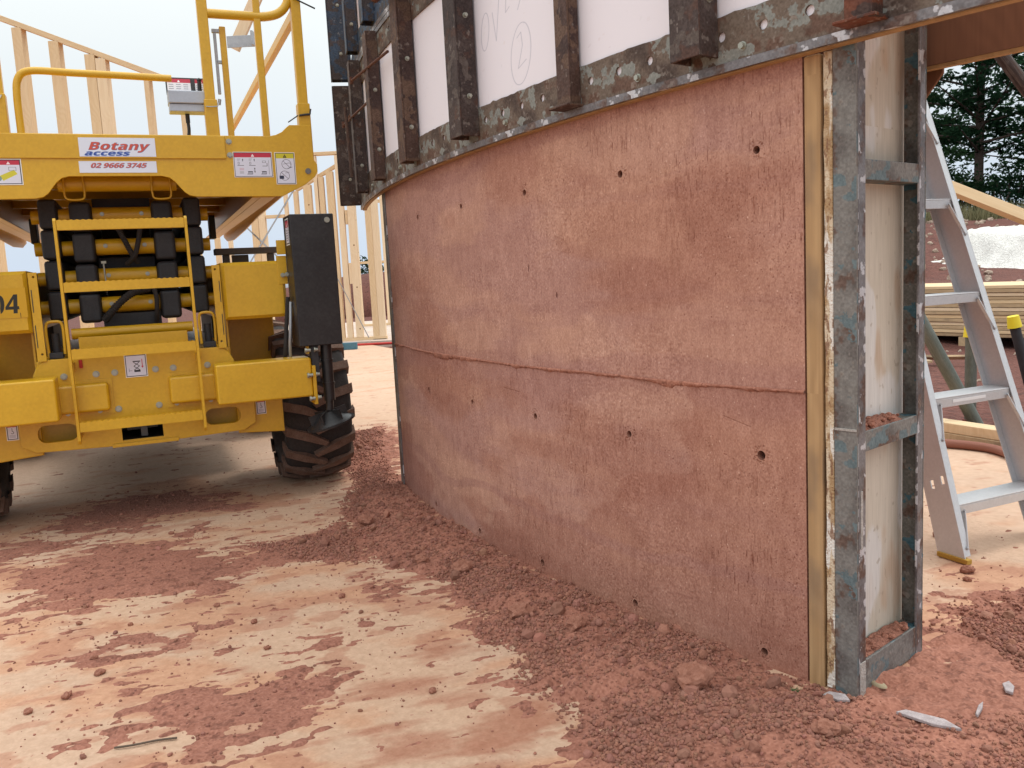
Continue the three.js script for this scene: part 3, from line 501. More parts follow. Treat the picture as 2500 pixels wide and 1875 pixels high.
  panel('curved_formwork', 'curved white board formwork with rusty brown steel studs resting above the earth wall', H0, M.studSteel, M.railSteel, true, spots);
  panel('curved_formwork', 'upper curved formwork lift with blue painted steel studs', H0 + 0.5865, M.blueSteel, M.blueSteel, false, spots.map(([s, w, d]) => [s - 0.02, w, d, 0]));
  // pins and a clamp hanging off the studs
  const pins = [[-0.5, 1.62, -0.9], [-0.05, 1.56, -0.38], [0.22, 1.66, 0.02]];
  pins.forEach(([s1, h, s0], k) => solo('form_pin', merge([rod(PW(s0 - 0.04, h, 0.1), PW(s1 + 0.2, h + 0.004, 0.05), 0.0055, 0.0055, 8), rod(PW(s0 - 0.04, h - 0.012, 0.1), PW(s0 - 0.04, h + 0.014, 0.1), 0.008, 0.008, 8)]), M.rust, ['rusty steel pin on the outermost formwork stud', 'rusty steel pin between the second and third studs', 'rusty steel pin between the third and fourth studs'][k], 'pin'));
  solo('form_bar', rod(PW(-0.24, 1.60, 0.105), PW(-0.22, 1.31, 0.1), 0.007, 0.007, 8), M.studWarm, 'thin steel wedge bar hanging down the side of a stud', 'bar');
  solo('form_tube', rod(PW(0.55, 1.80, 0.12), PW(1.3, 1.83, 0.12), 0.017, 0.017, 14), M.rust, 'rusty horizontal tube across the formwork studs', 'tube');
  // the opposite face of the same formwork, seen from its earth-stained inside
  const t = thing('curved_formwork', 'inner formwork face of brown stained plywood beyond the steel shutter', 'formwork', PW(2.5, H0, -0.34)); const off = t.position.clone().negate(), loc = g => g.translate(off.x, off.y, off.z);
  part('board_face', loc(bbox(-0.3, 3.4, H0 + 0.006, H0 + 0.6, -0.344, -0.326, 0.0055)), M.plyBrown, t);
  part('board_edge', loc(bbox(-0.3, 3.4, H0 - 0.002, H0 + 0.0055, -0.343, -0.327, 0.0055)), M.plyEdge, t);
  part('bottom_rail', loc(bbox(-0.3, 3.4, H0 + 0.002, H0 + 0.1, -0.352, -0.3445, 0.0055)), M.railSteel, t);
  part('bracket', loc(bend(ext([[2.24, H0 - 0.04], [2.262, H0 - 0.04], [2.30, H0 + 0.005], [2.30, H0 + 0.03], [2.24, H0 + 0.03]], -0.36, -0.353), 0)), M.plyBrown, t);
}
// ---------------------------------------------------------------- stepladder
{
  const L = thing('stepladder', 'aluminium stepladder standing behind the steel shutter', 'ladder', [1.228, 0.002, -2.295], 24.45 * Math.PI / 180);
  const t = 0.32, fl = 0.05, W = 0.41, HT = 1.95;
  const at = (x, h, z) => [x, h, -t * h + z];
  const stile = (sg) => { // sg -1 left, 1 right
    const b = sg < 0 ? 0 : W, xx = h => b - sg * fl * h;
    const dir = v3(-sg * fl, 1, -t).normalize(), bx = v3(1, 0, 0).addScaledVector(dir, -dir.x).normalize(), bz = bx.clone().cross(dir);
    const len = HT * Math.hypot(1, t, fl), m = new THREE.Matrix4().makeBasis(bx, dir, bz).setPosition(b, 0, 0);
    const web = ext([[0, 0.004], [0.086, 0.004], [0.086, len], [0, len]], -0.0016, 0.0016, sg < 0 ? [[[0.012, 0.225], [0.022, 0.225], [0.022, 0.248], [0.012, 0.248]], [[0.048, 0.216], [0.058, 0.216], [0.058, 0.24], [0.048, 0.24]]] : [], 0.0005);
    web.rotateY(Math.PI / 2); // shape x -> -z
    const g = merge([web, box(-0.0015 - (sg > 0 ? 0.022 : -0.003), -0.0015 + (sg < 0 ? 0.0245 : 0), 0.02, len, -0.003, 0.0, 0.0008), box(-0.0015 - (sg > 0 ? 0.022 : -0.003), -0.0015 + (sg < 0 ? 0.0245 : 0), 0.02, len, -0.0865, -0.0835, 0.0008)]);
    g.applyMatrix4(m); const s = part('stile', g, M.alu, L);
    const ft = box(-0.01, 0.01, 0, 0.014, -0.092, 0.006, 0.002); ft.translate(b - sg * 0.004, 0, 0); part('rubber_foot', ft, STD({ color: 0xb08a3a, roughness: 0.9 }), s, 'tan rubber foot');
    return xx;
  };
  const xl = stile(-1), xr = stile(1);
  for (const h of [0.152, 0.442, 0.732, 1.022, 1.312, 1.602]) {
    const a = xl(h) + 0.004, b = xr(h) - 0.004, z = -t * h;
    const g = merge([box(a, b, h - 0.004, h, z - 0.083, z - 0.004, 0.0012), box(a, b, h - 0.03, h - 0.0045, z - 0.0075, z - 0.004, 0.0012), box(a, b, h - 0.034, h - 0.0045, z - 0.083, z - 0.079, 0.0012)]);
    const tr = part('tread', g, M.alu, L);
    for (const sg of [-1, 1]) {
      if (h > 0.8 && sg < 0) continue;
      const x0 = sg < 0 ? a + 0.035 : b - 0.035, x1 = sg < 0 ? a + 0.004 : b - 0.004;
      part('tread_brace', beam([x0, h - 0.018, z + 0.0005], [x1, h - 0.115, z + 0.036 + 0.0005], 0.012, 0.003), M.alu, tr); parts('rivet', [bolt(x0, h - 0.018, z + 0.004, 0.004, 0.004), bolt(x1, h - 0.112, z + 0.039, 0.004, 0.004)], M.galv, tr);
    }
  }
  part('top_cap', box(xl(HT) - 0.01, xr(HT) + 0.01, HT, HT + 0.03, -t * HT - 0.14, -t * HT + 0.01, 0.004), M.alu, L);
  for (const sg of [-1, 1]) part('rear_leg', beam([sg < 0 ? xl(HT) + 0.02 : xr(HT) - 0.02, HT - 0.02, -t * HT - 0.11], [sg < 0 ? 0.02 : W - 0.02, 0.004, -t * HT - 0.36], 0.03, 0.022), M.alu, L);
  part('rear_brace', beam([0.05, 0.55, -t * HT - 0.29], [W - 0.05, 0.55, -t * HT - 0.29], 0.02, 0.02), M.alu, L);
  // warning label on the second tread
  part('tread_label', box(0.12, 0.26, 0.423, 0.432, -t * 0.442 - 0.0038, -t * 0.442 - 0.0028, 0), M.white, L);
}
// ---------------------------------------------------------------- scissor lift (local: x right, y up, z to the front, 0 at the front axle)
{
  const A = 22.73 * Math.PI / 180, L = thing('scissor_lift', 'yellow rough terrain scissor lift parked on the slab beside the wall', 'lift', [-0.93 - 0.68 * Math.cos(A), 0, -3.87 + 0.68 * Math.sin(A)], A);
  const yl = M.yellow, bk = M.black;
  const mir = pts => pts.map(([x, y]) => [-x, y]).reverse();
  const decal = (name, x0, x1, y0, y1, z, w, h, draw, parent = L, label) => { const g = new THREE.BoxGeometry(x1 - x0, y1 - y0, 0.0015); g.translate((x0 + x1) / 2, (y0 + y1) / 2, z + 0.0009); return part(name, g, STD({ map: canvasTex(w, h, draw), roughness: 0.45 }), parent, label); };
  // ---- platform
  const half = [[0.0, 1.28], [0.15, 1.28], [0.175, 1.274], [0.192, 1.26], [0.222, 1.222], [0.238, 1.21], [0.262, 1.205], [0.571, 1.202], [0.66, 1.245], [0.70, 1.275], [0.712, 1.295], [0.712, 1.322], [0.70, 1.34], [0.699, 1.469], [0.618, 1.468], [0.605, 1.458], [0.588, 1.442], [0.565, 1.431], [0.54, 1.426], [0.0, 1.4255]];
  const front = part('front_plate', ext([...half, ...half.slice(1, -1).map(([x, y]) => [-x, y]).reverse()], 0.492, 0.5, [], 0.0015), yl, L);
  part('front_beam', box(-0.378, 0.378, 1.341, 1.4235, 0.5005, 0.506, 0.002), yl, front);
  for (const sg of [-1, 1]) for (const h of [1.404, 1.355]) part('bolt', bolt(sg * 0.392, h, 0.503, 0.0085, 0.008), M.zinc, L);
  parts('pivot_pin', [rod([0.675, 1.296, 0.49], [0.675, 1.296, 0.504], 0.011), rod([-0.675, 1.296, 0.49], [-0.675, 1.296, 0.504], 0.011)], M.greyPaint, L);
  part('deck', merge([box(-0.66, 0.66, 1.345, 1.385, -2.1, 0.49, 0.003), ...[-1.7, -1.3, -0.9, -0.5, -0.1, 0.3].map(z => box(-0.5, 0.5, 1.30, 1.344, z - 0.02, z + 0.02, 0.002))]), yl, L);
  for (const sg of [-1, 1]) {
    const s = part('side_beam', merge([box(sg * 0.49, sg * 0.545, 1.2, 1.344, -2.1, 0.49, 0.003), box(sg * 0.46, sg * 0.489, 1.2, 1.206, -2.1, 0.49, 0.001)]), yl, L);
    const sk = ext([[-0.49, 1.206], [0.3, 1.19], [0.9, 1.165], [1.5, 1.15], [1.9, 1.165], [2.1, 1.2], [2.1, 1.23], [-0.49, 1.23]], -0.004, 0.004); sk.rotateY(Math.PI / 2); sk.translate(sg * 0.575, 0, 0); part('side_skirt', sk, yl, L);
    part('roller_block', box(sg * 0.40, sg * 0.43, 1.13, 1.25, -1.0, -0.9, 0.004), bk, s);
  }
  // ---- guard rails and gate
  const post = (x, w, y0, y1, sock, z = 0.47) => { const p = part('guard_post', box(x - w / 2, x + w / 2, y0, y1, z - w / 2, z + w / 2, 0.003), yl, L); if (sock) part('post_socket', box(x - w / 2 - 0.005, x + w / 2 + 0.005, y0 - 0.002, sock, z - w / 2 - 0.005, z + w / 2 + 0.005, 0.003), yl, p); return p; };
  for (const sg of [-1, 1]) {
    post(sg * 0.342, 0.036, 1.426, 2.4, 1.557); post(sg * 0.68, 0.036, 1.34, 2.4, 1.552); post(sg * 0.535, 0.025, 1.426, 2.4);
    part('mid_rail', tube([[sg * 0.355, 1.866, 0.47], [sg * 0.5, 1.866, 0.47], [sg * 0.57, 1.868, 0.47], [sg * 0.62, 1.885, 0.47], [sg * 0.65, 1.92, 0.47], [sg * 0.66, 1.99, 0.47], [sg * 0.66, 2.06, 0.47]], 0.0165, 40, 10), yl, L);
    part('top_rail', rod([sg * 0.34, 2.4, 0.47], [sg * 0.7, 2.4, 0.47], 0.017), yl, L);
    part('side_rail', box(sg * 0.665, sg * 0.69, 1.868, 1.906, -2.06, 0.452, 0.003), yl, L); post(sg * 0.678, 0.025, 1.34, 1.867, 1.5, -2.04);
  }
  part('gate_rail', tube([[-0.285, 1.42, 0.478], [-0.284, 1.56, 0.478], [-0.279, 1.6, 0.478], [-0.265, 1.625, 0.478], [-0.24, 1.636, 0.478], [-0.1, 1.635, 0.478], [0.1, 1.631, 0.478], [0.215, 1.628, 0.478]], 0.0125, 70, 10), yl, L);
  const ip = post(0.41, 0.022, 1.426, 1.829, null, 0.44); part('latch_bar', merge([box(0.376, 0.387, 1.585, 1.815, 0.436, 0.446, 0.002), box(0.372, 0.40, 1.806, 1.82, 0.434, 0.448, 0.002), box(0.38, 0.40, 1.695, 1.708, 0.436, 0.446, 0.002)]), M.galv, ip);
  part('lanyard', merge([tube([[0.315, 1.535, 0.475], [0.335, 1.528, 0.502], [0.362, 1.53, 0.502], [0.372, 1.55, 0.48]], 0.0022, 24, 6), tube([[-0.36, 1.55, 0.5], [-0.35, 1.535, 0.505], [-0.335, 1.537, 0.505], [-0.33, 1.55, 0.495]], 0.0022, 20, 6), rod([0.372, 1.54, 0.478], [0.376, 1.56, 0.478], 0.006)]), M.galv, L);
  part('cable_tie', merge([tube([[0.66, 1.505, 0.495], [0.678, 1.507, 0.4995], [0.70, 1.51, 0.497]], 0.004, 12, 6), rod([0.655, 1.505, 0.495], [0.615, 1.478, 0.5], 0.0022), rod([0.70, 1.51, 0.497], [0.704, 1.53, 0.497], 0.003), rod([0.67, 1.935, 0.495], [0.75, 1.9, 0.5], 0.003)]), bk, L);
  // ---- control box hung inside the gate
  {
    const c = part('control_box', merge([box(0.198, 0.345, 1.545, 1.59, 0.385, 0.47, 0.004), box(0.2, 0.345, 1.517, 1.544, 0.388, 0.462, 0.003)]), M.grey, L, 'grey platform control box');
    const bp = box(-0.075, 0.075, 0, 0.07, 0, 0.006, 0.002); bp.rotateX(-0.25); bp.translate(0.272, 1.584, 0.40); part('back_panel', bp, M.blackGloss, c);
    const dz = (x0, x1, n) => { const g = new THREE.BoxGeometry(x1 - x0, 0.056, 0.0012); g.translate((x0 + x1) / 2, 0.035, 0.0075); g.rotateX(-0.25); g.translate(0.272, 1.584, 0.40); part('warning_label', g, STD({ map: canvasTex(128, 96, (q, w, h) => { q.fillStyle = '#e8e6ea'; q.fillRect(0, 0, w, h); q.fillStyle = '#c2334a'; q.fillRect(0, 0, w, 26); q.fillStyle = '#fff'; q.beginPath(); q.moveTo(w / 2 - 8, 22); q.lineTo(w / 2, 6); q.lineTo(w / 2 + 8, 22); q.fill(); q.fillStyle = '#9a98a2'; for (let k = 0; k < 12; k++) q.fillRect(8 + (k % 3) * 40, 36 + (k / 3 | 0) * 14, 26, 5); }), roughness: 0.5 }), c); };
    dz(-0.07, 0.012); dz(0.028, 0.072);
    part('joystick', merge([rod([0.312, 1.578, 0.43], [0.313, 1.635, 0.432], 0.008, 0.007, 12), new THREE.SphereGeometry(0.0085, 12, 8).translate(0.313, 1.636, 0.432), rod([0.312, 1.576, 0.43], [0.312, 1.586, 0.43], 0.016, 0.01, 14)]), M.blackGloss, c);
    part('control_buttons', merge([0.215, 0.235, 0.255, 0.275, 0.295].map(x => box(x - 0.007, x + 0.007, 1.5785, 1.583, 0.435, 0.447, 0.001))), M.white, c);
    part('cable', merge([rod([0.262, 1.52, 0.41], [0.262, 1.485, 0.41], 0.008, 0.008, 10), tube([[0.262, 1.486, 0.41], [0.263, 1.46, 0.41], [0.258, 1.42, 0.41], [0.257, 1.38, 0.41]], 0.006, 20, 8)]), bk, c);
  }
  // ---- signs on the platform front
  decal('name_sign', -0.111, 0.137, 1.347, 1.412, 0.506, 620, 170, (g, w, h) => {
    g.fillStyle = '#dfe4f2'; g.fillRect(0, 0, w, h); g.lineJoin = 'round';
    const t = (s, x, y, px, f, st, sx) => { g.save(); g.translate(x, y); g.transform(sx, 0, -0.42, 1, 0, 0); g.font = `bold ${px}px sans-serif`; g.strokeStyle = st; g.lineWidth = 5; g.strokeText(s, 2, 2); g.fillStyle = f; g.fillText(s, 0, 0); g.restore(); };
    t('Botany', 62, 108, 96, '#cb5240', '#6c6a92', 1.5); t('access', 32, 160, 64, '#2b4a9e', '#7f97cc', 1.82);
  }, L, 'white name sign');
  decal('phone_sign', -0.117, 0.135, 1.292, 1.332, 0.5, 620, 100, (g, w, h) => {
    g.fillStyle = '#dfe4f2'; g.fillRect(0, 0, w, h); g.save(); g.translate(84, 56); g.transform(1.32, 0, -0.4, 1, 0, 0); g.font = 'bold 56px sans-serif'; g.strokeStyle = '#6c6a92'; g.lineWidth = 4; g.strokeText('02 9666 3745', 2, 2); g.fillStyle = '#cb5a44'; g.fillText('02 9666 3745', 0, 0); g.restore();
  }, L, 'white phone number sign');
  const frame = (g, w, h, c) => { g.fillStyle = '#f0eee6'; g.fillRect(0, 0, w, h); g.fillStyle = '#22233a'; g.fillRect(6, 6, w - 12, h - 12); g.fillStyle = '#dcdcea'; g.fillRect(12, 12, w - 24, h - 24); g.fillStyle = c; };
  const tri = (g, x, y, s, f, e) => { g.fillStyle = f; g.beginPath(); g.moveTo(x - s, y + s * 0.8); g.lineTo(x, y - s); g.lineTo(x + s, y + s * 0.8); g.fill(); g.fillStyle = e; g.fillRect(x - s * 0.1, y - s * 0.35, s * 0.2, s * 0.6); g.fillRect(x - s * 0.1, y + s * 0.4, s * 0.2, s * 0.2); };
  decal('danger_label', 0.402, 0.543, 1.274, 1.367, 0.5, 420, 270, (g, w, h) => {
    frame(g, w, h, '#c22f48'); g.fillRect(12, 12, w - 24, 46); tri(g, w / 2, 37, 17, '#fff', '#c22f48');
    g.strokeStyle = '#40424e'; g.fillStyle = '#40424e'; g.lineWidth = 3;
    for (const x of [40, 165]) { g.globalAlpha = 0.5; for (let k = 0; k < 3; k++) g.fillRect(x, 72 + k * 9, 38 - k * 6, 3); g.globalAlpha = 1; g.fillRect(x + 56, 80, 8, 20); g.beginPath(); g.arc(x + 60, 80, 6, 0, 7); g.fill(); g.strokeRect(x + 8, 108, 14, 24); g.fillRect(x, 142, 70, 5); }
    g.strokeRect(312, 96, 36, 18); g.fillRect(310, 148, 54, 5); g.fillRect(358, 118, 6, 32); g.fillRect(378, 90, 3, 150);
    for (const x of [140, 290]) { g.fillRect(x, 232, 60, 7); g.fillRect(x + 8, 206, 52, 12); g.strokeRect(x + 14, 218, 44, 14); } g.fillRect(220, 172, 6, 44); g.beginPath(); g.arc(223, 176, 7, 0, 7); g.arc(223, 212, 7, 0, 7); g.fill();
    g.fillStyle = '#c27a8a'; for (let k = 0; k < 3; k++) g.fillRect(60, 172 + k * 9, 48, 3); g.fillStyle = '#777'; for (let k = 0; k < 3; k++) g.fillRect(60, 208 + k * 9, 44, 3);
  }, L, 'red headed danger label');
  decal('caution_label', 0.553, 0.628, 1.247, 1.366, 0.5, 210, 330, (g, w, h) => {
    frame(g, w, h, '#cfc22c'); g.fillRect(12, 12, w - 24, 50); tri(g, w / 2, 40, 20, '#26261e', '#cfc22c');
    g.strokeStyle = '#4a4456'; g.lineWidth = 4; for (const [x, y] of [[118, 122], [92, 240]]) { g.beginPath(); g.arc(x, y, 48, 0, 7); g.stroke(); g.beginPath(); g.moveTo(x - 34, y - 34); g.lineTo(x + 34, y + 34); g.stroke(); }
    g.fillStyle = '#30324a'; g.fillRect(36, 240, 46, 34); g.lineWidth = 6; g.beginPath(); g.moveTo(128, 168); g.lineTo(176, 150); g.stroke(); g.lineWidth = 3; g.beginPath(); g.moveTo(80, 122); g.lineTo(150, 108); g.lineTo(168, 130); g.stroke(); g.beginPath(); g.moveTo(98, 214); g.lineTo(142, 204); g.stroke();
  }, L, 'yellow headed caution label');
  decal('pinch_label', -0.392, -0.294, 1.252, 1.339, 0.5, 200, 200, (g, w, h) => {
    frame(g, w, h, '#c22f48'); g.fillRect(12, 12, w - 24, 34); tri(g, w / 2 + 20, 32, 12, '#fff', '#c22f48'); g.fillStyle = '#d2c93a'; g.beginPath(); g.moveTo(60, 130); g.lineTo(150, 84); g.lineTo(170, 116); g.lineTo(80, 168); g.fill(); g.fillStyle = '#7f9a92'; g.beginPath(); g.arc(52, 150, 20, 0, 7); g.fill(); g.strokeStyle = '#888'; g.lineWidth = 3; g.strokeRect(120, 64, 44, 26);
  }, L, 'red headed label with a yellow picture');
  // ---- scissor stack: four arms across, four levels
  const lev = [1.235, 1.12, 1.004, 0.887], lvi = [1.219, 1.103, 0.985, 0.873];
  for (const sg of [-1, 1]) for (let k = 0; k < 4; k++) {
    part('scissor_arm', box(sg * 0.224, sg * 0.289, lev[k] - 0.113, lev[k] - 0.001, -2.0, 0.2 + 0.006 * (k % 2), 0.012), bk, L);
    part('scissor_arm', box(sg * 0.106, sg * 0.182, lvi[k] - 0.113, lvi[k] - 0.001, -2.0, 0.235 + 0.008 * ((k + 1) % 2), 0.014), bk, L);
  }
  [1.17, 1.049, 0.936, 0.826].forEach((h, k) => {
    const t = part('cross_tube', rod([-0.104, h, 0.18], [0.104, h, 0.18], 0.031, 0.031, 24), yl, L); parts('tube_collar', [rod([-0.222, h, 0.16], [-0.184, h, 0.16], 0.028, 0.028, 20), rod([0.184, h, 0.16], [0.222, h, 0.16], 0.028, 0.028, 20), rod([-0.318, h, 0.14], [-0.291, h, 0.14], 0.026, 0.026, 18), rod([0.291, h, 0.14], [0.318, h, 0.14], 0.026, 0.026, 18)], yl, L);
    for (const sg of [-1, 1]) part('bolt', bolt(sg * 0.07, h + 0.003, 0.213, 0.0065, 0.007), M.zinc, t);
  });
  part('head_tube', rod([-0.2, 1.272, 0.36], [0.2, 1.272, 0.36], 0.03, 0.03, 24), yl, L);
  for (const sg of [-1, 1]) part('tube_bracket', tube([[sg * 0.115, 1.30, 0.395], [sg * 0.115, 1.222, 0.395], [sg * 0.12, 1.213, 0.395], [sg * 0.172, 1.213, 0.395], [sg * 0.178, 1.222, 0.395], [sg * 0.178, 1.30, 0.395]], 0.004, 50, 6), yl, L);
  const hose = (pts, r, ring) => { const gs = [tube(pts, r, 40, 10)]; if (ring) { const c = new THREE.CatmullRomCurve3(pts.map(p => v3(...p))); for (let k = 1; k < 26; k++) { const g = new THREE.TorusGeometry(r, r * 0.2, 5, 12), q = c.getPoint(k / 26), d = c.getTangent(k / 26); g.applyQuaternion(new THREE.Quaternion().setFromUnitVectors(v3(0, 0, 1), d)); g.translate(q.x, q.y, q.z); gs.push(uvm(g)); } } return merge(gs); };
  part('hydraulic_hose', hose([[-0.10, 0.765, 0.25], [-0.07, 0.80, 0.262], [-0.03, 0.84, 0.265], [0.02, 0.872, 0.25], [0.07, 0.88, 0.23]], 0.013, true), M.rubber, L);
  part('hydraulic_hose', hose([[-0.02, 1.12, 0.23], [0.0, 1.07, 0.24], [0.02, 1.02, 0.24], [0.04, 0.985, 0.2]], 0.0095, true), M.rubber, L);
  part('hydraulic_hose', hose([[0.06, 1.12, 0.23], [0.05, 1.07, 0.24], [0.03, 1.01, 0.24], [0.0, 0.98, 0.2]], 0.0095), M.rubber, L);
  part('hydraulic_hose', hose([[0.085, 0.885, 0.235], [0.093, 0.85, 0.25], [0.09, 0.79, 0.245], [0.085, 0.75, 0.22]], 0.009), M.rubber, L);
  part('stay_rod', merge([rod([-0.082, 0.985, 0.25], [-0.08, 0.89, 0.25], 0.0032, 0.0032, 8), box(-0.09, -0.072, 0.983, 0.993, 0.244, 0.256, 0.001), box(-0.089, -0.071, 0.882, 0.892, 0.244, 0.256, 0.001)]), M.zinc, L);
  part('lift_cylinder', merge([rod([-0.05, 0.8, 0.0], [-0.05, 1.15, -1.2], 0.045, 0.045, 18), rod([0.05, 0.8, 0.0], [0.05, 1.15, -1.2], 0.045, 0.045, 18)]), M.blackGloss, L);
  part('arm_spacer', merge([box(-0.105, 0.105, 1.205, 1.24, 0.06, 0.12, 0.003), box(-0.105, 0.105, 0.965, 1.012, 0.04, 0.1, 0.003), box(-0.105, 0.105, 0.735, 0.79, 0.1, 0.2, 0.003), box(-0.105, 0.105, 0.75, 1.24, -0.6, -0.59, 0.003)]), M.black, L);
  part('belly_plate', merge([box(-0.33, 0.33, 0.311, 0.319, -1.75, 0.4335, 0.002), box(-0.54, -0.331, 0.30, 0.743, -1.2, -0.36, 0.004), box(0.331, 0.54, 0.30, 0.743, -1.2, -0.36, 0.004), box(-0.16, 0.16, 0.33, 0.419, 0.201, 0.22, 0.002)]), M.black, L);
  // ---- chassis
  part('base_tube', rod([-0.21, 0.727, 0.36], [0.21, 0.727, 0.36], 0.02, 0.02, 18), yl, L);
  part('cross_plate', box(-0.186, 0.186, 0.642, 0.716, 0.424, 0.432, 0.002), yl, L);
  const rim = [[0.0, 0.644], [0.292, 0.644], [0.31, 0.638], [0.33, 0.618], [0.343, 0.59], [0.347, 0.56], [0.347, 0.44], [0.40, 0.43], [0.405, 0.42], [0.405, 0.34], [0.36, 0.314], [0.0, 0.304]];
  const slot = (x0, x1, y0, y1) => { const r = 0.03, p = []; for (const [cx, cy, a] of [[x1 - r, y1 - r, 0], [x0 + r, y1 - r, 1], [x0 + r, y0 + r, 2], [x1 - r, y0 + r, 3]]) for (let k = 0; k <= 4; k++) { const t = (a + k / 4) * Math.PI / 2; p.push([cx + r * Math.cos(t), cy + r * Math.sin(t)]); } return p.reverse(); };
  const ch = part('chassis_plate', ext([...rim, ...rim.slice(1, -1).map(([x, y]) => [-x, y]).reverse()], 0.434, 0.45, [[[-0.078, 0.322], [-0.078, 0.398], [0.068, 0.398], [0.068, 0.322]], slot(0.218, 0.352, 0.344, 0.412), slot(-0.352, -0.218, 0.344, 0.412)], 0.002), yl, L);
  for (const x of [-0.245, -0.14, -0.078, 0.061, 0.123, 0.245]) { part('bolt', bolt(x, 0.58, 0.4545, 0.0095, 0.009), M.zinc, ch); part('bolt', bolt(x, 0.445, 0.4545, 0.0095, 0.009), M.zinc, ch); }
  part('chassis_body', merge([box(-0.33, 0.33, 0.42, 0.64, -1.75, 0.433, 0.004), box(-0.33, 0.33, 0.33, 0.419, -1.75, 0.2, 0.004), box(-0.40, -0.20, 0.33, 0.419, 0.201, 0.36, 0.004), box(0.20, 0.40, 0.33, 0.419, 0.201, 0.36, 0.004)]), yl, L);
  part('tow_pin', merge([rod([-0.06, 0.358, 0.36], [0.05, 0.362, 0.36], 0.011, 0.011, 12), box(-0.012, 0.012, 0.325, 0.40, 0.33, 0.39, 0.002)]), M.greyPaint, L);
  part('bottom_lip', box(-0.112, 0.118, 0.303, 0.316, 0.4505, 0.462, 0.002), yl, L);
  decal('descent_label', -0.042, 0.034, 0.557, 0.641, 0.45, 180, 200, (g, w, h) => { frame(g, w, h, '#1e1e28'); g.lineWidth = 5; g.strokeStyle = '#1e1e28'; for (let k = 0; k < 2; k++) { g.beginPath(); g.moveTo(72, 70 + k * 34); g.lineTo(118, 104 + k * 34); g.moveTo(118, 70 + k * 34); g.lineTo(72, 104 + k * 34); g.stroke(); } g.fillRect(66, 58, 60, 9); g.fillRect(72, 138, 50, 18); g.fillStyle = '#c0304a'; g.fillRect(138, 44, 6, 70); g.beginPath(); g.moveTo(131, 106); g.lineTo(151, 106); g.lineTo(141, 124); g.fill(); g.fillStyle = '#8888a0'; g.fillRect(30, 140, 26, 4); g.fillRect(30, 122, 4, 30); }, ch, 'scissor symbol label');
  part('red_tag', box(-0.192, -0.18, 0.606, 0.636, 0.4505, 0.456, 0.002), M.red, ch);
  for (const sg of [-1, 1]) {
    const m = (a, b) => sg > 0 ? [a, b] : [-b, -a];
    const [ia, ib] = m(0.102, 0.30); part('arm_collar', box(...m(0.09, 0.3), 0.432, 0.562, 0.4505, 0.4545, 0.002), yl, ch);
    const inner = box(ia, ib, 0.446, 0.55, 0.40, 0.488, 0.012); inner.rotateY(0); part('arm_root', inner, yl, L);
    const arm = part('outrigger_arm', box(...m(0.262, 0.612), 0.437, 0.587, 0.478, 0.598, 0.008), yl, L);
    part('arm_flange', box(...m(0.6125, 0.626), 0.405, 0.555, 0.50, 0.60, 0.002), yl, arm);
    for (const [x, h] of [[0.60, 0.615], [0.602, 0.52], [0.604, 0.43]]) parts('bolt', [bolt(sg * x, h, 0.608, 0.008, 0.02, 'x'), bolt(sg * 0.634, h, 0.59, 0.008, 0.014, 'x')], M.zinc, arm);
    part('arm_clip', box(...m(0.60, 0.612), 0.60, 0.632, 0.56, 0.572, 0.001), yl, arm);
    const jb = part('jack_housing', box(...m(0.573, 0.738), 0.63, 1.127, 0.44, 0.598, 0.004), M.blackGloss, L, 'tall black outrigger jack housing');
    part('cover_bolt', new THREE.CylinderGeometry(0.0105, 0.0105, 0.008, 16).rotateX(Math.PI / 2).translate(sg * 0.712, 1.103, 0.601), M.zinc, jb);
    if (sg > 0) { const g = new THREE.BoxGeometry(0.0015, 0.1, 0.07); g.translate(0.572, 1.065, 0.53); part('warning_label', g, STD({ map: canvasTex(96, 140, (q, w, h) => { frame(q, w, h, '#c22f48'); q.fillRect(12, 12, w - 24, 34); tri(q, w / 2, 32, 12, '#fff', '#c22f48'); q.fillStyle = '#8a8a96'; for (let k = 0; k < 5; k++) q.fillRect(24, 60 + k * 13, 44, 5); }), roughness: 0.5 }), jb); }
    part('jack_bracket', box(...m(0.616, 0.644), 0.49, 0.629, 0.54, 0.585, 0.002), bk, L);
    part('jack_leg', merge([rod([sg * 0.679, 0.41, 0.555], [sg * 0.679, 0.629, 0.555], 0.0215, 0.0215, 20), rod([sg * 0.679, 0.565, 0.555], [sg * 0.679, 0.572, 0.555], 0.025, 0.025, 20), rod([sg * 0.679, 0.475, 0.555], [sg * 0.679, 0.483, 0.555], 0.025, 0.025, 20), rod([sg * 0.676, 0.372, 0.555], [sg * 0.678, 0.409, 0.555], 0.015, 0.015, 16)]), M.blackGloss, L);
    const fg = [new THREE.CylinderGeometry(0.028, 0.085, 0.045, 24, 1), new THREE.CylinderGeometry(0.096, 0.096, 0.007, 24, 1).translate(0, -0.026, 0)]; for (let k = 0; k < 6; k++) { const r = new THREE.BoxGeometry(0.06, 0.05, 0.005); r.translate(0.045, 0, 0); r.rotateY(k * Math.PI / 3); fg.push(r); }
    const ft = merge(fg); ft.rotateZ(sg * 0.26); ft.translate(sg * 0.67, 0.345, 0.555); part('jack_foot', ft, M.blackGloss, L);
    part('jack_hose', merge([tube([[sg * 0.568, 0.80, 0.50], [sg * 0.556, 0.70, 0.52], [sg * 0.55, 0.63, 0.51], [sg * 0.553, 0.56, 0.48]], 0.006, 24, 8)]), M.galv, L); part('jack_hose', tube([[sg * 0.56, 0.82, 0.49], [sg * 0.545, 0.70, 0.49], [sg * 0.535, 0.62, 0.49], [sg * 0.53, 0.55, 0.46]], 0.008, 24, 8), M.rubber, L);
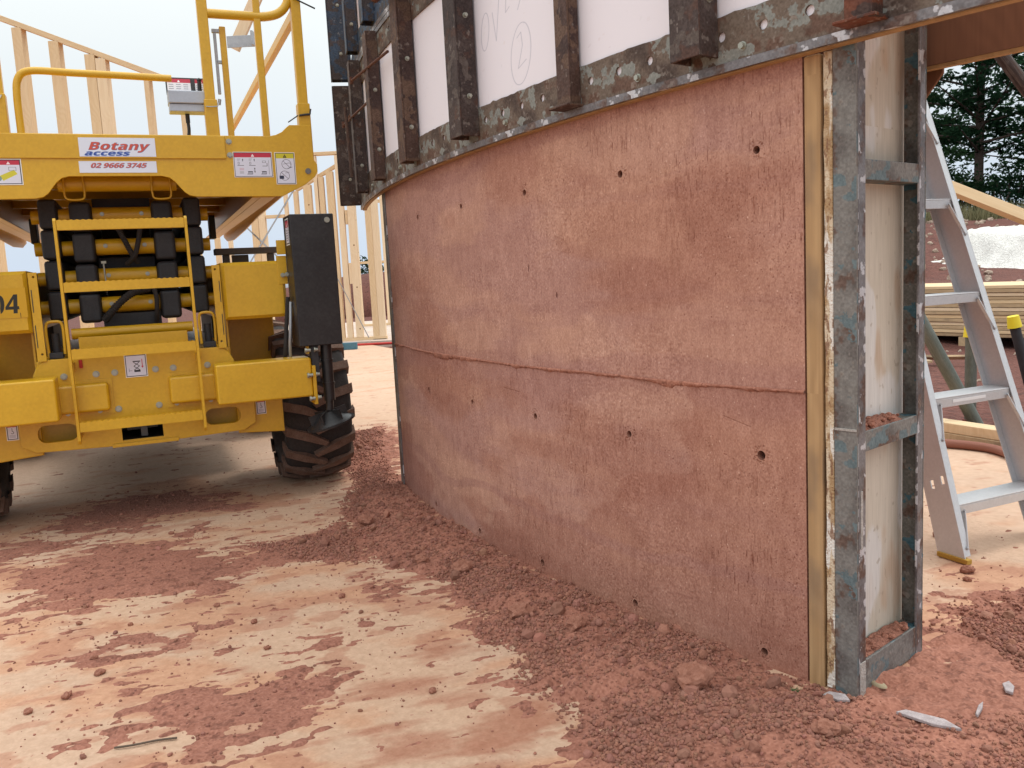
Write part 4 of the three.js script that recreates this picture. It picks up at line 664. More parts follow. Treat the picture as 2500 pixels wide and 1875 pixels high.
    part('jack_stay', merge([box(...m(0.535, 0.572), 0.87, 0.98, 0.44, 0.452, 0.002), box(...m(0.538, 0.572), 0.985, 1.04, 0.45, 0.46, 0.002)]), yl, L); part('bolt', merge([bolt(sg * 0.553, 0.905, 0.462, 0.007, 0.012), bolt(sg * 0.567, 0.907, 0.475, 0.007, 0.012)]), M.zinc, L);
    // engine and battery boxes
    const bx = part('side_cabinet', merge([ext([...(sg > 0 ? [[0.326, 0.744], [0.563, 0.744], [0.563, 0.962], [0.326, 0.962]] : [[-0.563, 0.744], [-0.326, 0.744], [-0.326, 0.962], [-0.563, 0.962]])], -1.7, 0.45, [], 0.012)]), yl, L);
    part('inner_panel', merge([box(...m(0.33, 0.56), 0.42, 0.743, 0.0, 0.012, 0.002), box(...m(0.33, 0.338), 0.42, 0.743, 0.0125, 0.4, 0.002)]), yl, L);
    const st = part('slot_post', ext(sg > 0 ? [[0.292, 0.64], [0.321, 0.64], [0.321, 0.955], [0.292, 0.955]] : [[-0.321, 0.64], [-0.292, 0.64], [-0.292, 0.955], [-0.321, 0.955]], 0.452, 0.458, [[0.66, 0.672], [0.935, 0.943]].map(([a, b]) => circ(sg * 0.304, (a + b) / 2, 0.004, 8)), 0.001), yl, L);
    part('post_slot', merge([box(sg * 0.3135, sg * 0.3165, 0.69, 0.77, 0.4582, 0.459, 0), box(sg * 0.3135, sg * 0.3165, 0.815, 0.895, 0.4582, 0.459, 0)]), bk, st);
    part('grab_loop', tube([[sg * 0.234, 0.66, 0.42], [sg * 0.234, 0.765, 0.42], [sg * 0.24, 0.776, 0.42], [sg * 0.278, 0.776, 0.42], [sg * 0.286, 0.765, 0.42], [sg * 0.286, 0.65, 0.42]], 0.0055, 60, 7), yl, L);
    part('hydraulic_valve', merge([rod([sg * 0.262, 0.65, 0.39], [sg * 0.262, 0.735, 0.39], 0.013, 0.013, 12), box(...m(0.24, 0.285), 0.645, 0.667, 0.38, 0.43, 0.002)]), bk, L);
    part('z_bracket', tube([[sg * 0.292, 0.636, 0.43], [sg * 0.292, 0.652, 0.43], [sg * 0.318, 0.654, 0.43], [sg * 0.318, 0.61, 0.43]], 0.003, 40, 6), yl, L);
    part('axle_plate', ext((sg > 0 ? (p => p) : mir)([[0.34, 0.30], [0.515, 0.288], [0.515, 0.45], [0.34, 0.45]]), 0.40, 0.425, [], 0.003), yl, L);
    part('axle_beam', box(...m(0.33, 0.545), 0.27, 0.42, -0.08, 0.10, 0.01), yl, L);
    decal('lift_point_label', ...m(0.412, 0.45), 0.366, 0.43, 0.425, 90, 150, (g, w, h) => { frame(g, w, h, '#c22f48'); g.fillRect(12, 12, w - 24, 26); g.strokeStyle = '#334'; g.lineWidth = 4; g.beginPath(); g.moveTo(45, 46); g.lineTo(45, 74); g.arc(45, 84, 10, -1.5, 2.6); g.stroke(); g.fillStyle = '#889'; for (let k = 0; k < 3; k++) g.fillRect(22, 106 + k * 9, 46, 3); }, L);
    decal('small_label', ...m(0.352, 0.398), 0.424, 0.446, 0.451, 90, 46, (g, w, h) => { frame(g, w, h, '#556'); g.fillRect(24, 16, 14, 14); g.fillRect(46, 22, 30, 4); }, L);
  }
  // stencilled number on the left cabinet: thin paint shapes
  decal('stencil_number', -0.477, -0.334, 0.80, 0.905, 0.4502, 256, 180, (g, w, h) => { g.fillStyle = '#cf9e18'; g.fillRect(0, 0, w, h); g.fillStyle = '#26241e'; g.font = 'bold 158px sans-serif'; g.save(); g.transform(0.95, 0, -0.08, 1, 0, 0); g.fillText('04', 66, 152); g.restore(); g.fillStyle = '#cf9e18'; g.fillRect(100, 20, 7, 150); g.fillRect(212, 96, 8, 30); g.fillStyle = '#26241e'; g.fillRect(214, 150, 3, 30); }, L, 'black stencilled number');
  part('step_bar', merge([box(0.365, 0.665, 1.02, 1.048, -0.34, -0.26, 0.003), box(0.40, 0.43, 0.963, 1.019, -0.32, -0.28, 0.002), box(0.60, 0.63, 0.963, 1.019, -0.32, -0.28, 0.002), box(0.445, 0.52, 0.975, 1.019, -0.36, -0.34, 0.002)]), M.greyPaint, L, 'grey bar on the cabinet');
  // ---- access ladder
  {
    const top = [1.128, 0.913, 0.678, 0.417];
    for (const sg of [-1, 1]) { const r = part('ladder_rail', ext([[0.50, 0.352], [0.508, 0.338], [0.518, 0.338], [0.53, 0.352], [0.532, 1.126], [0.527, 1.135], [0.508, 1.135], [0.502, 1.126]].map(([a, b]) => [-a, b]), -0.005, 0.005, [], 0.001).rotateY(Math.PI / 2).translate(sg * 0.213, 0, 0), yl, L); }
    top.forEach(h => {
      const pts = [[0, -0.033], [0, 0]]; const n = 44; const P = [[-0.207, h - 0.034], [0.207, h - 0.034]]; for (let k = n; k >= 0; k--) P.push([-0.207 + k / n * 0.414, h + (k % 2 ? 0.0022 : -0.0008)]);
      const r = part('rung', merge([ext(P, 0.526, 0.53, [], 0), box(-0.207, 0.207, h - 0.006, h - 0.002, 0.503, 0.5255, 0.001), ext(P, 0.5, 0.503, [], 0)]), yl, L);
    });
    part('ladder_bracket', merge([-1, 1].flatMap(s => [box(s * 0.205, s * 0.221, 0.36, 0.39, 0.4505, 0.4995, 0.001), box(s * 0.205, s * 0.221, 0.60, 0.63, 0.4505, 0.4995, 0.001)])), yl, L);
  }
  // ---- wheels
  const tyre = (() => { const R = 0.33, w = 0.14, pr = [[0.17, -w * 0.72], [0.21, -w * 0.96], [0.27, -w], [0.298, -w * 0.97], [0.309, -w * 0.86], [0.313, -w * 0.4], [0.314, 0], [0.313, w * 0.4], [0.309, w * 0.86], [0.298, w * 0.97], [0.27, w], [0.21, w * 0.96], [0.17, w * 0.72]]; const g = new THREE.LatheGeometry(pr.map(p => new THREE.Vector2(...p)), 56); g.rotateZ(-Math.PI / 2); return uvm(g); })();
  const lug = sg => { // one tread bar: runs from the shoulder to past the middle, bent
    const R0 = 0.303, R1 = 0.336, pts = [[0.146, -0.034], [0.146, 0.006], [0.07, 0.026], [-0.016, 0.062], [-0.03, 0.046], [-0.012, 0.034], [0.06, -0.008]]; // [x across, along circumference]
    const P = [], n = pts.length, top = [], bot = []; for (const [x, a] of pts) { const t = a / 0.33; const drop = x > 0.13 ? 0.022 : 0; top.push([sg * x, (R1 - drop) * Math.cos(t), (R1 - drop) * Math.sin(t) ]); bot.push([sg * (x > 0.13 ? 0.152 : x * 1.02), R0 * Math.cos(t * 1.06) - (x > 0.13 ? 0.05 : 0), R0 * Math.sin(t * 1.06)]); }
    const T = (a, b, c) => sg > 0 ? P.push(...a, ...b, ...c) : P.push(...a, ...c, ...b); for (let i = 0; i < n; i++) { const j = (i + 1) % n; T(bot[i], bot[j], top[j]); T(bot[i], top[j], top[i]); }
    for (const [a, b, c] of [[0, 1, 2], [0, 2, 6], [2, 3, 5], [3, 4, 5], [2, 5, 6]]) T(top[a], top[c], top[b]);
    const g = new THREE.BufferGeometry(); g.setAttribute('position', new THREE.Float32BufferAttribute(P, 3)); g.computeVertexNormals(); return uvm(g);
  };
  const lugs = [lug(-1), lug(1)], rimG = merge([rod([-0.06, 0, 0], [0.10, 0, 0], 0.165, 0.165, 32), rod([0.1, 0, 0], [0.13, 0, 0], 0.07, 0.06, 24)]);
  for (const sg of [-1, 1]) for (const z of [0, -1.55]) {
    const wg = new THREE.Group(); wg.name = 'wheel'; wg.position.set(sg * 0.68, 0.333, z); if (sg < 0) wg.rotation.y = Math.PI; L.add(wg);
    part('tyre', tyre, M.rubber, wg); part('rim', rimG, yl, wg);
    for (let k = 0; k < 36; k++) { const m = part('tread_lug', lugs[k % 2], M.rubberDusty, wg); m.rotation.x = (k / 36) * Math.PI * 2 + 0.1; }
  }
}
// ---------------------------------------------------------------- timber frames of the house behind
{
  const Z = -8;
  const f = thing('timber_wall_frame', 'raking timber wall frame standing against the sky behind the lift', 'wall frame', [-3.7, -0.06, Z]);
  const loc = g => g.translate(3.7, 0.06, -Z);
  const topAt = x => 3.30 - (x + 4.3) * 0.42;
  part('top_plate', loc(beam([-5.0, topAt(-5.0) + 0.02, Z], [-2.75, topAt(-2.75) + 0.02, Z], 0.045, 0.09)), M.pine, f);
  part('bottom_plate', loc(box(-5.0, -2.75, -0.06, -0.015, Z - 0.045, Z + 0.045, 0.002, true)), M.pine, f);
  for (const [x, w, m] of [[-4.62, 0.085, M.pine], [-4.195, 0.085, M.pine], [-3.885, 0.088, M.pine], [-3.58, 0.088, M.pine], [-3.488, 0.088, M.pinePale], [-3.1, 0.045, M.pine], [-2.8, 0.045, M.pine]]) part('stud', loc(box(x - w / 2, x + w / 2, -0.015, topAt(x) - 0.012, Z - 0.045, Z + 0.045, 0.002)), m, f);
  solo('timber_brace', beam([-1.95, 3.7, Z - 0.1], [-2.34, 3.0, Z - 0.1], 0.1, 0.045), M.pinePale, 'short pale diagonal brace above the lift control box', 'brace');
  solo('steel_bracket', merge([box(-2.36, -2.12, 2.98, 3.08, Z + 0.02, Z + 0.03, 0.002), box(-2.13, -2.11, 2.98, 3.1, Z + 0.02, Z + 0.1, 0.002)]), M.galv, 'small steel bracket on the short brace end', 'bracket');
}
{
  const Z = -12.6, f = thing('timber_wall_frame', 'pale pine stud wall frame seen between the lift and the earth wall', 'wall frame', [-2.8, 0.03, Z]); const loc = g => g.translate(2.8, -0.03, -Z);
  const studs = [[-4.12, 0.06, 2.6, 0], [-3.93, 0.045, 2.6, 1], [-3.55, 0.1, 2.6, 0], [-3.45, 0.095, 2.6, 1], [-3.09, 0.045, 2.68, 1], [-2.94, 0.06, 2.2, 0], [-2.77, 0.11, 2.28, 0], [-2.64, 0.05, 2.67, 1], [-2.565, 0.07, 2.38, 0], [-2.44, 0.1, 2.45, 0], [-2.31, 0.08, 2.67, 1], [-2.17, 0.1, 2.67, 1]];
  studs.forEach(([x, w, h, m], k) => part('stud', loc(box(x - w / 2, x + w / 2, 0.075, h, Z - 0.045 + (k % 3) * 0.004, Z + 0.045 + (k % 3) * 0.004, 0.002)), m ? M.pinePale : M.pine, f));
  part('bottom_plate', loc(box(-4.4, -1.78, 0.03, 0.074, Z - 0.05, Z + 0.05, 0.002, true)), M.pine, f); part('top_plate', loc(box(-4.4, -2.1, 2.681, 2.725, Z - 0.05, Z + 0.05, 0.002, true)), M.pine, f);
  part('raking_plate', loc(beam([-2.95, 2.22, Z - 0.06], [-2.3, 2.56, Z - 0.06], 0.045, 0.09)), M.pine, f);
  part('nogging', loc(box(-3.39, -3.12, 1.84, 1.885, Z - 0.04, Z + 0.04, 0.002, true)), M.pine, f); part('nogging', loc(box(-2.26, -2.225, 1.7, 1.9, Z - 0.04, Z + 0.04, 0.002)), M.pine, f); part('nogging', loc(box(-2.262, -2.222, 0.85, 1.15, Z - 0.04, Z + 0.04, 0.002)), M.pinePale, f); part('nogging', loc(box(-4.08, -3.96, 1.18, 1.225, Z - 0.04, Z + 0.04, 0.002, true)), M.pine, f);
  part('brace_strap', loc(merge([beam([-4.3, 2.4, Z + 0.052], [-2.9, 0.9, Z + 0.052], 0.022, 0.002), beam([-3.9, 0.9, Z + 0.056], [-2.75, 2.5, Z + 0.056], 0.022, 0.002)])), M.galv, f);
  const p = thing('timber_post', 'doubled pine post at the end of the stud wall', 'post', [-1.88, 0.03, Z]);
  part('post_half', box(-0.095, -0.005, 0.012, 2.7, -0.045, 0.045, 0.002), M.pine, p); part('post_half', box(-0.003, 0.09, 0.012, 2.7, -0.045, 0.048, 0.002), M.pinePale, p); part('post_foot', box(-0.1, 0.095, 0, 0.011, -0.05, 0.05, 0.001), M.greyPaint, p);
  const b = thing('timber_wall_frame', 'thin far stud frame between the doubled post and the earth wall', 'wall frame', [-1.8, 0.03, -16.5]);
  for (const [x, w] of [[-0.98, 0.05], [-0.46, 0.07], [0.55, 0.06]]) part('stud', box(x - w / 2, x + w / 2, 0.045, 3.0, -0.045, 0.045, 0.002), M.pinePale, b);
  part('nogging', box(-0.95, 0.5, 1.18, 1.225, -0.05, -0.01, 0.002, true), M.pine, b); part('nogging', box(-0.95, 0.5, 2.3, 2.36, -0.05, -0.01, 0.002, true), M.pine, b); part('bottom_plate', box(-1.1, 0.7, 0, 0.044, -0.045, 0.045, 0.002, true), M.pine, b);
  solo('timber_brace', beam([-1.95, 2.2, -14.2], [-1.05, 1.25, -14.2], 0.09, 0.04), M.pinePale, 'diagonal prop leaning beside the doubled post', 'brace'); solo('steel_strap', beam([-2.45, 1.0, -12.5], [-2.0, 0.08, -12.3], 0.022, 0.003), M.galv, 'thin steel strap slanting to the slab by the stud wall', 'strap');
  solo('string_line', rod([-6, 0.012, -11.9], [-1.2, 0.012, -11.9], 0.018, 0.018, 8), M.red, 'red strip lying along the slab edge', 'strip');
  const bl = thing('paint_block', 'blue painted timber block lying on the slab before the red strip', 'block', [-2.13, 0, -11.3], 0.05); part('block_body', box(-0.16, 0.13, 0, 0.09, -0.05, 0.05, 0.004), STD({ map: speck([70, 108, 124], 26, 128, 4, 3), roughness: 0.8 }), bl); part('raw_end', box(-0.2, -0.161, 0.002, 0.088, -0.048, 0.048, 0.002), M.pine, bl);
  solo('white_post', box(-1.27, -1.13, 0.03, 0.32, -12.9, -12.8, 0.006), M.white, 'short white upstand beside the earth wall edge', 'post');
  solo('soil_mound', (() => { const g = new THREE.SphereGeometry(1, 24, 10, 0, Math.PI * 2, 0, Math.PI / 2); g.scale(6, 1.2, 2.4); g.translate(-1.5, -0.05, -22); return uvm(g); })(), darkSoil, 'low red earth mound beyond the far frames', 'mound');
}
// ---------------------------------------------------------------- things on the far right
{
  // stack of boards, each board its own piece
  const st = thing('board_stack', 'stack of sawn timber boards beyond the ladder', 'timber stack', [4.75, -0.06, -8.55], -0.98); let y = 0.1;
  for (const x of [-1.0, 0.0, 1.0]) part('bearer', box(x - 0.05, x + 0.05, 0, 0.099, -0.45, 0.45, 0.003), M.boards, st);
  for (let k = 0; k < 14; k++) { const t = 0.034; const e = rr(-0.05, 0.05), d = rr(-0.012, 0.012); const m = [M.boards, M.pine, M.boards, M.pinePale][k % 4]; part('board', box(-1.5 + e, 1.5 + e, y + 0.003, y + t, -0.45 + d, 0.45 + d, 0.003, true), m, st); y += t + 0.001; }
  const o = thing('offcut_pile', 'small pile of pale timber offcuts behind the ladder step', 'timber', [4.6, 0.14, -10.4], 0.3); part('offcut', box(-0.5, 0.45, 0, 0.07, -0.1, 0.1, 0.003, true), M.pinePale, o); part('offcut', box(-0.45, 0.35, 0.072, 0.13, -0.09, 0.1, 0.003, true), M.pine, o);
  const o2 = thing('offcut_pile', 'pale timber lengths lying further up the soil bank', 'timber', [6.0, 0.62, -13.2], 0.2); part('offcut', box(-0.5, 0.34, 0, 0.08, -0.1, 0.1, 0.003, true), M.pinePale, o2); part('offcut', box(-0.5, 0.3, 0.083, 0.2, -0.1, 0.1, 0.003, true), M.pinePale, o2);
  // white heap
  const hp = new THREE.PlaneGeometry(2.6, 2.4, 60, 56); hp.rotateX(-Math.PI / 2); { const p = hp.attributes.position; for (let i = 0; i < p.count; i++) { const x = p.getX(i), z = p.getZ(i), r = Math.hypot((x + 0.1) / 1.15, z / 1.0); p.setXYZ(i, x + 8.2, groundH(x + 8.2, z - 14) - 0.03 + 0.5 * sm(1.05, 0.3, r + 0.5 * (fbm(x * 2 + 3, z * 2, 3) - 0.5)) + 0.07 * (fbm(x * 9, z * 9, 3) - 0.5), z - 14); } hp.computeVertexNormals(); }
  solo('sand_heap', hp, STD({ map: speck([226, 222, 216], 26, 256, 3, 5), roughness: 1, bumpMap: grit, bumpScale: 0.02 }), 'heap of white sand on the red bank', 'sand');
  // rocks in the bank
  const rk = [clodGeo(11, 1, 0.7), clodGeo(12, 1, 0.7), clodGeo(13, 1, 0.7)], rm = STD({ map: speck([168, 148, 132], 40, 128, 1, 2), roughness: 1 });
  rk.forEach(g => uvm(g));
  const spots = [[5.05, -9.6, 0.11], [5.5, -9.5, 0.07], [5.85, -9.3, 0.13], [5.75, -9.6, 0.08], [5.2, -9.9, 0.07], [4.75, -10.1, 0.12], [6.1, -9.7, 0.06], [4.9, -9.2, 0.05]];
  spots.forEach(([x, z, r], k) => { const m = solo('rock', rk[k % 3], rm, 'pale rock lying in the red bank behind the board stack', 'rock', 'rocks in the bank'); m.position.set(x, groundH(x, z) + r * 0.3, z); m.scale.setScalar(r); m.rotation.y = k; });
  const im = new THREE.InstancedMesh(rk[0], rm, 900); const mm = new THREE.Matrix4(), q = new THREE.Quaternion(), e = new THREE.Euler(); for (let k = 0; k < 900; k++) { const x = rr(1.6, 14), z = rr(-22, -4.2), r = rr(0.01, 0.05) * (z < -9 ? 1.2 : 0.45); if (x < EDGE(z) + 0.3) { mm.makeScale(0, 0, 0); } else mm.compose(v3(x, groundH(x, z) + r * 0.2, z), q.setFromEuler(e.set(rr(0, 6), rr(0, 6), 0)), v3(r, r, r)); im.setMatrixAt(k, mm); } im.name = num('stone'); scene.add(im); tag(im, 'small pale stones scattered over the dark red soil', 'stones', null, 'stuff');
  // edge timber on the slab, hose, pegs, props, plank
  const ez = -4.35; const eb = thing('edge_timber', 'thick timber beam lying along the slab edge beyond the ladder', 'beam', [EDGE(-3.7) + 0.06, 0.0, -3.7], Math.atan2(0.478, 1)); for (let k = 0; k < 2; k++) part('beam_layer', box(-0.045 + k * 0.003, 0.05, k * 0.046, k * 0.046 + 0.045, -0.55, 1.6, 0.004), k ? M.pine : M.boards, eb);
  solo('hose', tube([[1.35, 0.02, -4.05], [1.8, 0.02, -3.82], [2.02, 0.02, -3.62], [2.03, 0.02, -3.3], [2.2, 0.02, -2.9], [2.6, 0.02, -2.6]], 0.02, 60, 10), M.hose, 'dusty red brown hose snaking over the slab behind the ladder', 'hose');
  const peg = (label, x, z, h, lean, mat) => { const t = thing('capped_peg', label, 'peg', [x, -0.06, z]); part('tube', rod([0, 0, 0], [lean, h, 0], 0.027, 0.027, 16), mat, t); part('cap', rod([lean * 0.94, h * 0.94, 0], [lean * 1.03, h * 1.06, 0], 0.037, 0.03, 18), M.capYellow, t, 'yellow plastic cap'); part('base_cup', rod([-lean * 0.02, 0, 0], [lean * 0.14, h * 0.16, 0], 0.036, 0.036, 16), M.cup, t); };
  peg('grey steel peg with a yellow cap beside the slanting prop', 2.28, -4.25, 0.53, 0.0, M.pipe); peg('dark leaning peg with a yellow cap beyond the ladder', 2.92, -4.75, 0.52, -0.14, M.black);
  const prop = thing('prop', 'grey green steel prop slanting down behind the ladder treads', 'prop', [2.2, -0.06, -3.95]); part('tube', rod([-0.02, 0.06, 0], [-0.95, 1.85, -0.05], 0.03, 0.03, 18), M.pipe, prop); part('foot_plate', merge([box(-0.12, 0.1, 0, 0.012, -0.08, 0.08, 0.002), rod([-0.08, 0.03, 0.06], [0.12, 0.03, 0.04], 0.012)]), M.frameSteel, prop); part('hinge', box(-0.03, 0.015, 0.012, 0.1, -0.03, 0.03, 0.003), M.cup, prop);
  const pr2 = thing('prop', 'dark steel prop slanting from the inner formwork face', 'prop', [2.35, -0.06, -2.3]); part('tube', rod([0, 0.05, 0], [-1.02, 1.68, -0.32], 0.019, 0.019, 16), M.studSteel, pr2); part('foot_plate', box(-0.08, 0.08, 0, 0.012, -0.08, 0.08, 0.002), M.frameSteel, pr2); part('hinge', box(-0.02, 0.02, 0.012, 0.08, -0.02, 0.02, 0.002), M.frameSteel, pr2);
  solo('timber_plank', beam([1.85, 1.38, -4.5], [3.0, 0.55, -3.4], 0.052, 0.05, 0.3), M.pine, 'pale timber brace slanting down past the ladder', 'plank');
  const sk = [[3.4, -7.2, 0.5, 1.2], [3.55, -7.0, 0.35, 0.8], [3.3, -6.9, 0.4, 1.7]]; sk.forEach(([x, z, l, a], k) => solo('wood_scrap', beam([x - l / 2 * Math.cos(a), 0.0, z - l / 2 * Math.sin(a)], [x + l / 2 * Math.cos(a), 0.015, z + l / 2 * Math.sin(a)], 0.04, 0.02), M.boards, 'grey wooden scrap lying on the soil before the board stack', 'scrap', 'wood scraps'));
}
// ---------------------------------------------------------------- small things on the spilled soil
{
  const clodMat = STD({ map: speck([148, 100, 82], 34, 128, 1, 4), roughness: 1 });
  const cl = [clodGeo(21, 4, 0.55), clodGeo(22, 4, 0.55), clodGeo(23, 4, 0.55)].map(g => uvm(g));
  const add = (x, z, r, label, group, mat = clodMat) => { const m = solo('soil_clod', cl[Math.floor(rnd() * 3)], mat, label, 'clod', group); m.position.set(x, Math.max(0, soilH(x, z)) + r * 0.42, z); m.scale.setScalar(r); m.rotation.y = rr(0, 6); };
  for (const [x, z, r] of [[-0.545, -2.98, 0.032], [-0.01, -2.06, 0.03], [0.33, -1.62, 0.034], [-0.17, -2.42, 0.028], [0.12, -1.95, 0.024], [0.52, -1.42, 0.022], [-0.3, -2.52, 0.02]]) add(x, z, r, 'large soil clod sitting in the spill along the wall', 'large clods in the spill');
  for (const [x, z, r] of [[-1.03, -1.97, 0.008], [-0.98, -1.89, 0.011], [-1.0, -1.78, 0.011], [-1.05, -1.72, 0.009], [-0.7, -2.15, 0.009], [-1.18, -2.2, 0.008], [-0.62, -1.98, 0.008], [-0.5, -2.3, 0.01], [-0.2, -1.72, 0.009], [-0.35, -1.42, 0.008], [-0.84, -2.28, 0.008], [-1.25, -3.02, 0.009]]) add(x, z, r, 'small loose soil pellet on the open slab', 'pellets on the open slab');
  add(1.2, -2.24, 0.016, 'round soil pellet on the slab below the ladder foot'); add(1.27, -2.55, 0.012, 'small soil pellet on the slab between the ladder feet'); add(1.17, -2.18, 0.01, 'smaller soil pellet beside the ladder foot pellet');
  const chip = (label, x, z, l, w, a) => { const g = ext([[-l / 2, -w * 0.3], [l * 0.1, -w / 2], [l / 2, -w * 0.1], [l * 0.2, w / 2], [-l * 0.4, w * 0.3]], 0, 0.006, [], 0.001); g.rotateX(-Math.PI / 2); const m = solo('plaster_chip', g, STD({ map: speck([168, 156, 156], 40, 128, 10, 3), roughness: 0.95 }), label, 'chip'); m.position.set(x, Math.max(0.004, soilH(x, z)) + 0.003, z); m.rotation.y = a; };
  chip('long grey concrete sliver on the soil before the shutter', 0.725, -1.475, 0.11, 0.03, -0.75); chip('bent grey flake on the soil to the right of the shutter', 0.93, -1.58, 0.05, 0.02, 1.1); chip('thin grey sliver across the soil beside the long one', 0.83, -1.5, 0.06, 0.008, 0.9); chip('flat grey scrap under the shutter corner', 0.60, -1.585, 0.05, 0.03, -0.7);
  const leafM = STD({ color: new THREE.Color().setRGB(0.34, 0.27, 0.17), roughness: 0.8, side: THREE.DoubleSide });
  for (const [x, z, r, label] of [[0.70, -1.63, 0.018, 'curled dry leaf by the shutter bottom rail'], [0.90, -1.40, 0.015, 'dry leaf lying on the soil away from the shutter']]) { const g = new THREE.SphereGeometry(1, 12, 6, 0, Math.PI * 1.3, 0.5, 0.9); g.scale(r, r * 0.5, r * 0.6); const m = solo('dry_leaf', g, leafM, label, 'leaf'); m.position.set(x, Math.max(0, soilH(x, z)) + 0.002, z); m.rotation.y = rr(0, 6); }
  { const gs = []; for (let k = 0; k < 14; k++) { const g = new THREE.ConeGeometry(0.0012, rr(0.008, 0.018), 4); g.rotateZ(rr(-1, 1)); g.rotateY(rr(0, 6)); g.translate(0.53 + rr(-0.008, 0.008), Math.max(0, soilH(0.53, -1.62)) + 0.004, -1.62 + rr(-0.006, 0.006)); gs.push(uvm(g)); } solo('weed_sprig', merge(gs), STD({ color: new THREE.Color().setRGB(0.06, 0.13, 0.04), roughness: 0.8 }), 'tiny green sprig in the soil at the wall end', 'weed'); }
  solo('twig', tube([[-0.795, 0.004, -1.555], [-0.76, 0.005, -1.56], [-0.72, 0.004, -1.575], [-0.685, 0.004, -1.58]], 0.0022, 20, 6), STD({ color: new THREE.Color().setRGB(0.1, 0.07, 0.05), roughness: 0.9 }), 'thin dark twig on the open slab', 'twig');
}
// ---------------------------------------------------------------- trees, shrubs, grass
const leafMats = [[0.10, 0.235, 0.12], [0.12, 0.25, 0.11], [0.085, 0.21, 0.115], [0.13, 0.21, 0.115]].map(c => new THREE.MeshPhysicalMaterial({ color: new THREE.Color().setRGB(...c), roughness: 0.85, transmission: 0.35, thickness: 0, side: THREE.DoubleSide }));
const bark = STD({ map: speck([72, 60, 54], 40, 128, 3, 2), roughness: 1 });
function leaves(clumps, per, size) { // clumps: [x,y,z,rx,ry]
  const P = [], N = [];
  for (const [x, y, z, rx, ry] of clumps) for (let k = 0; k < per; k++) {
    let a, b, c; do { a = rr(-1, 1); b = rr(-1, 1); c = rr(-1, 1); } while (a * a + b * b + c * c > 1);
    const o = v3(x + a * rx, y + b * ry, z + c * rx), u = v3(rr(-1, 1), rr(-0.7, 0.7), rr(-1, 1)).normalize(), w = v3(rr(-1, 1), rr(-1, 1), rr(-1, 1)).cross(u).normalize(), s = size * rr(0.6, 1.4);
    const q = [o.clone().addScaledVector(u, -s), o.clone().addScaledVector(w, s * 0.36), o.clone().addScaledVector(u, s), o.clone().addScaledVector(w, -s * 0.36)], n = u.clone().cross(w);
    for (const i of [0, 1, 2, 0, 2, 3]) { P.push(q[i].x, q[i].y, q[i].z); N.push(n.x, n.y, n.z); }
  }
  const g = new THREE.BufferGeometry(); g.setAttribute('position', new THREE.Float32BufferAttribute(P, 3)); g.setAttribute('normal', new THREE.Float32BufferAttribute(N, 3)); return uvm(g);
}
function tree(name, label, x, z, H, R, y0, nb, per, size, mat, group, dense = 1) {
  const g0 = groundH(x, z), t = thing(name, label, 'tree', [x, g0 - 0.05, z], 0, group), cl = [], lim = [];
  for (let k = 0; k < nb; k++) {
    const f = k / nb, h = lerp(y0, H * 0.97, f), a = k * 2.4 + rr(-0.4, 0.4), len = R * (1.08 - 0.85 * f) * rr(0.65, 1.1), up = rr(0.05, 0.4) * len, n = Math.max(2, Math.round(len / 0.38));
    lim.push(rod([0, h - 0.1, 0], [Math.cos(a) * len, h + up, Math.sin(a) * len], 0.035 * (1.2 - f), 0.008, 6));
    for (let i = 1; i <= n; i++) { const q = (i + rr(-0.3, 0.3)) / n; cl.push([Math.cos(a) * len * q + rr(-0.15, 0.15), h + up * q + rr(-0.12, 0.15), Math.sin(a) * len * q + rr(-0.15, 0.15), rr(0.16, 0.34) * dense, rr(0.09, 0.18) * dense]); }
  }
  part('trunk', uvm(merge([rod([0, 0, 0], [0.05, H * 0.55, 0], 0.115 * H / 9, 0.08 * H / 9, 10), rod([0.05, H * 0.55, 0], [0, H, 0.03], 0.08 * H / 9, 0.02, 8)])), bark, t); part('limbs', merge(lim), bark, t); part('crown', leaves(cl, per, size), mat, t); return t;
}
tree('pine_tree', 'tall open pine with a dark straight trunk on the right bank', 13.0, -24, 10, 3.4, 2.0, 74, 34, 0.085, leafMats[0], null, 1.25);
tree('broadleaf_tree', 'bushy dark green tree to the left of the tall pine', 11.2, -26.5, 6.6, 2.8, 0.6, 60, 36, 0.1, leafMats[1], null, 1.5);
tree('broadleaf_tree', 'dense tree with low branches to the right of the tall pine', 15.3, -23, 7.2, 2.8, 0.5, 66, 36, 0.1, leafMats[2], null, 1.5);
tree('broadleaf_tree', 'dark tree standing far behind the tall pine', 14.0, -31, 8, 3.4, 0.8, 66, 32, 0.12, leafMats[1], null, 1.6);
tree('broadleaf_tree', 'lighter green tree far behind at the bank edge', 18.5, -30, 8, 3.6, 0.8, 54, 26, 0.1, leafMats[1], null, 1.4);
tree('gum_tree', 'spreading gum tree seen between the far timber frames', -2.1, -32, 8.6, 3.0, 3.2, 34, 30, 0.1, leafMats[3], null, 1.1);
tree('gum_tree', 'gum tree crown overhanging beside the earth wall end', -0.2, -27, 8.2, 2.4, 4.4, 30, 30, 0.09, leafMats[1], null, 1.1);
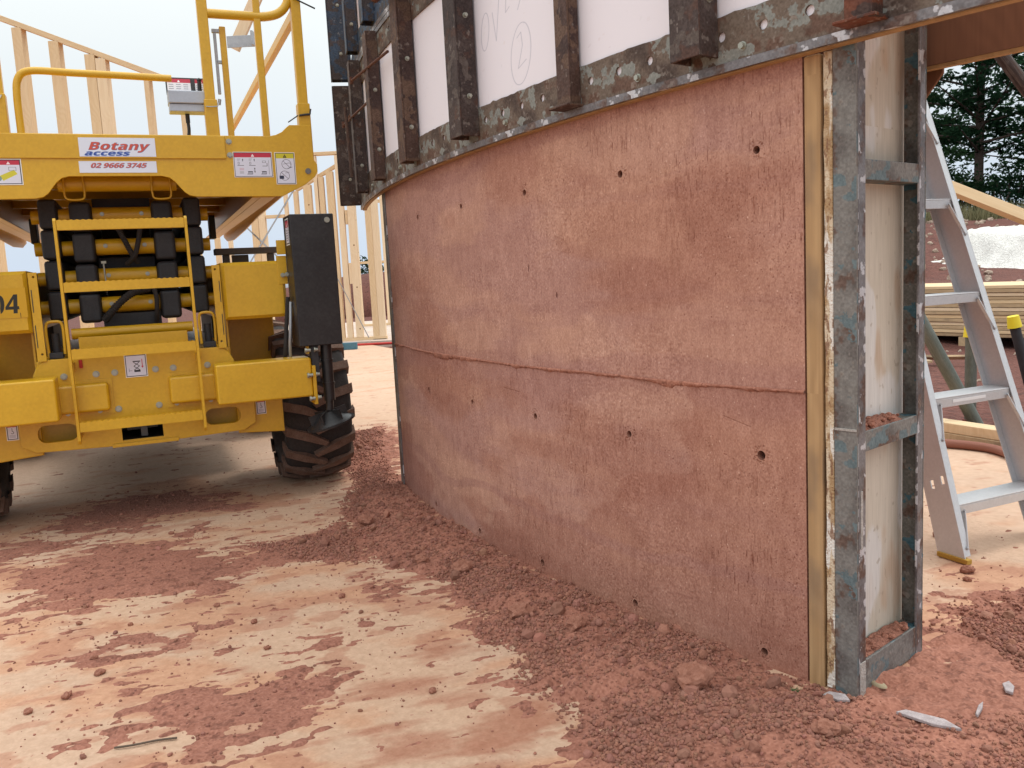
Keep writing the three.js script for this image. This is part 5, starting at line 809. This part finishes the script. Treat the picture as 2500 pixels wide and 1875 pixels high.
for (let k = 0; k < 13; k++) { // shrubs along the top of the bank
  const x = 8.4 + k * 0.85 + rr(-0.3, 0.3), z = -22.6 + rr(-0.9, 0.9), h = rr(1.1, 2.0), s = thing('shrub', 'rounded dark green shrub on top of the red bank', 'shrub', [x, groundH(x, z) - 0.03, z], 0, 'shrubs along the bank top'), cl = [];
  for (let i = 0; i < 26; i++) { const a = rr(0, 6.28), r = Math.sqrt(rnd()) * 0.75; cl.push([Math.cos(a) * r, rr(0.15, 1) * h * (1 - 0.35 * r), Math.sin(a) * r, rr(0.2, 0.34), rr(0.16, 0.28)]); }
  part('foliage', leaves(cl, 34, 0.065), leafMats[k % 3], s); part('stems', merge([0, 1, 2].map(i => rod([0, 0, 0], [Math.cos(i * 2.1) * 0.4, h * 0.7, Math.sin(i * 2.1) * 0.4], 0.03, 0.012, 6))), bark, s);
}
for (let k = 0; k < 5; k++) { const x = -4.2 + k * 1.1 + rr(-0.2, 0.2), z = -26, h = rr(1.0, 1.5), s = thing('shrub', 'low grey green shrub beyond the far frames', 'shrub', [x, groundH(x, z) + 0.2, z], 0, 'shrubs beyond the frames'), cl = []; for (let i = 0; i < 18; i++) { const a = rr(0, 6.28), r = Math.sqrt(rnd()) * 0.6; cl.push([Math.cos(a) * r, rr(0.1, 1) * h * (1 - 0.4 * r), Math.sin(a) * r, 0.28, 0.22]); } part('foliage', leaves(cl, 26, 0.07), leafMats[3], s); part('stems', rod([0, -0.2, 0], [0.05, h * 0.6, 0], 0.03, 0.012, 6), bark, s); }
{ // dry grass on the crest
  const P = [], add = (x, z) => { const y = groundH(x, z), h = rr(0.15, 0.5), a = rr(0, 6.28), l = rr(-0.15, 0.15), w = rr(0.006, 0.014); P.push(x - w * Math.cos(a), y - 0.02, z - w * Math.sin(a), x + w * Math.cos(a), y - 0.02, z + w * Math.sin(a), x + l, y + h, z + rr(-0.1, 0.1)); };
  for (let k = 0; k < 14000; k++) add(rr(6, 18), -20.2 - Math.pow(rnd(), 1.6) * 4); for (let k = 0; k < 3000; k++) add(rr(-5, 1), rr(-26, -22.5));
  const g = new THREE.BufferGeometry(); g.setAttribute('position', new THREE.Float32BufferAttribute(P, 3)); g.computeVertexNormals(); solo('dry_grass', uvm(g), STD({ color: new THREE.Color().setRGB(0.22, 0.2, 0.1), roughness: 0.9, side: THREE.DoubleSide }), 'dry pale grass along the crest of the bank', 'grass', null, 'stuff');
}
scene.traverse(o => { if (o.isMesh) { o.castShadow = true; o.receiveShadow = true; } });
renderer.render(scene, camera);
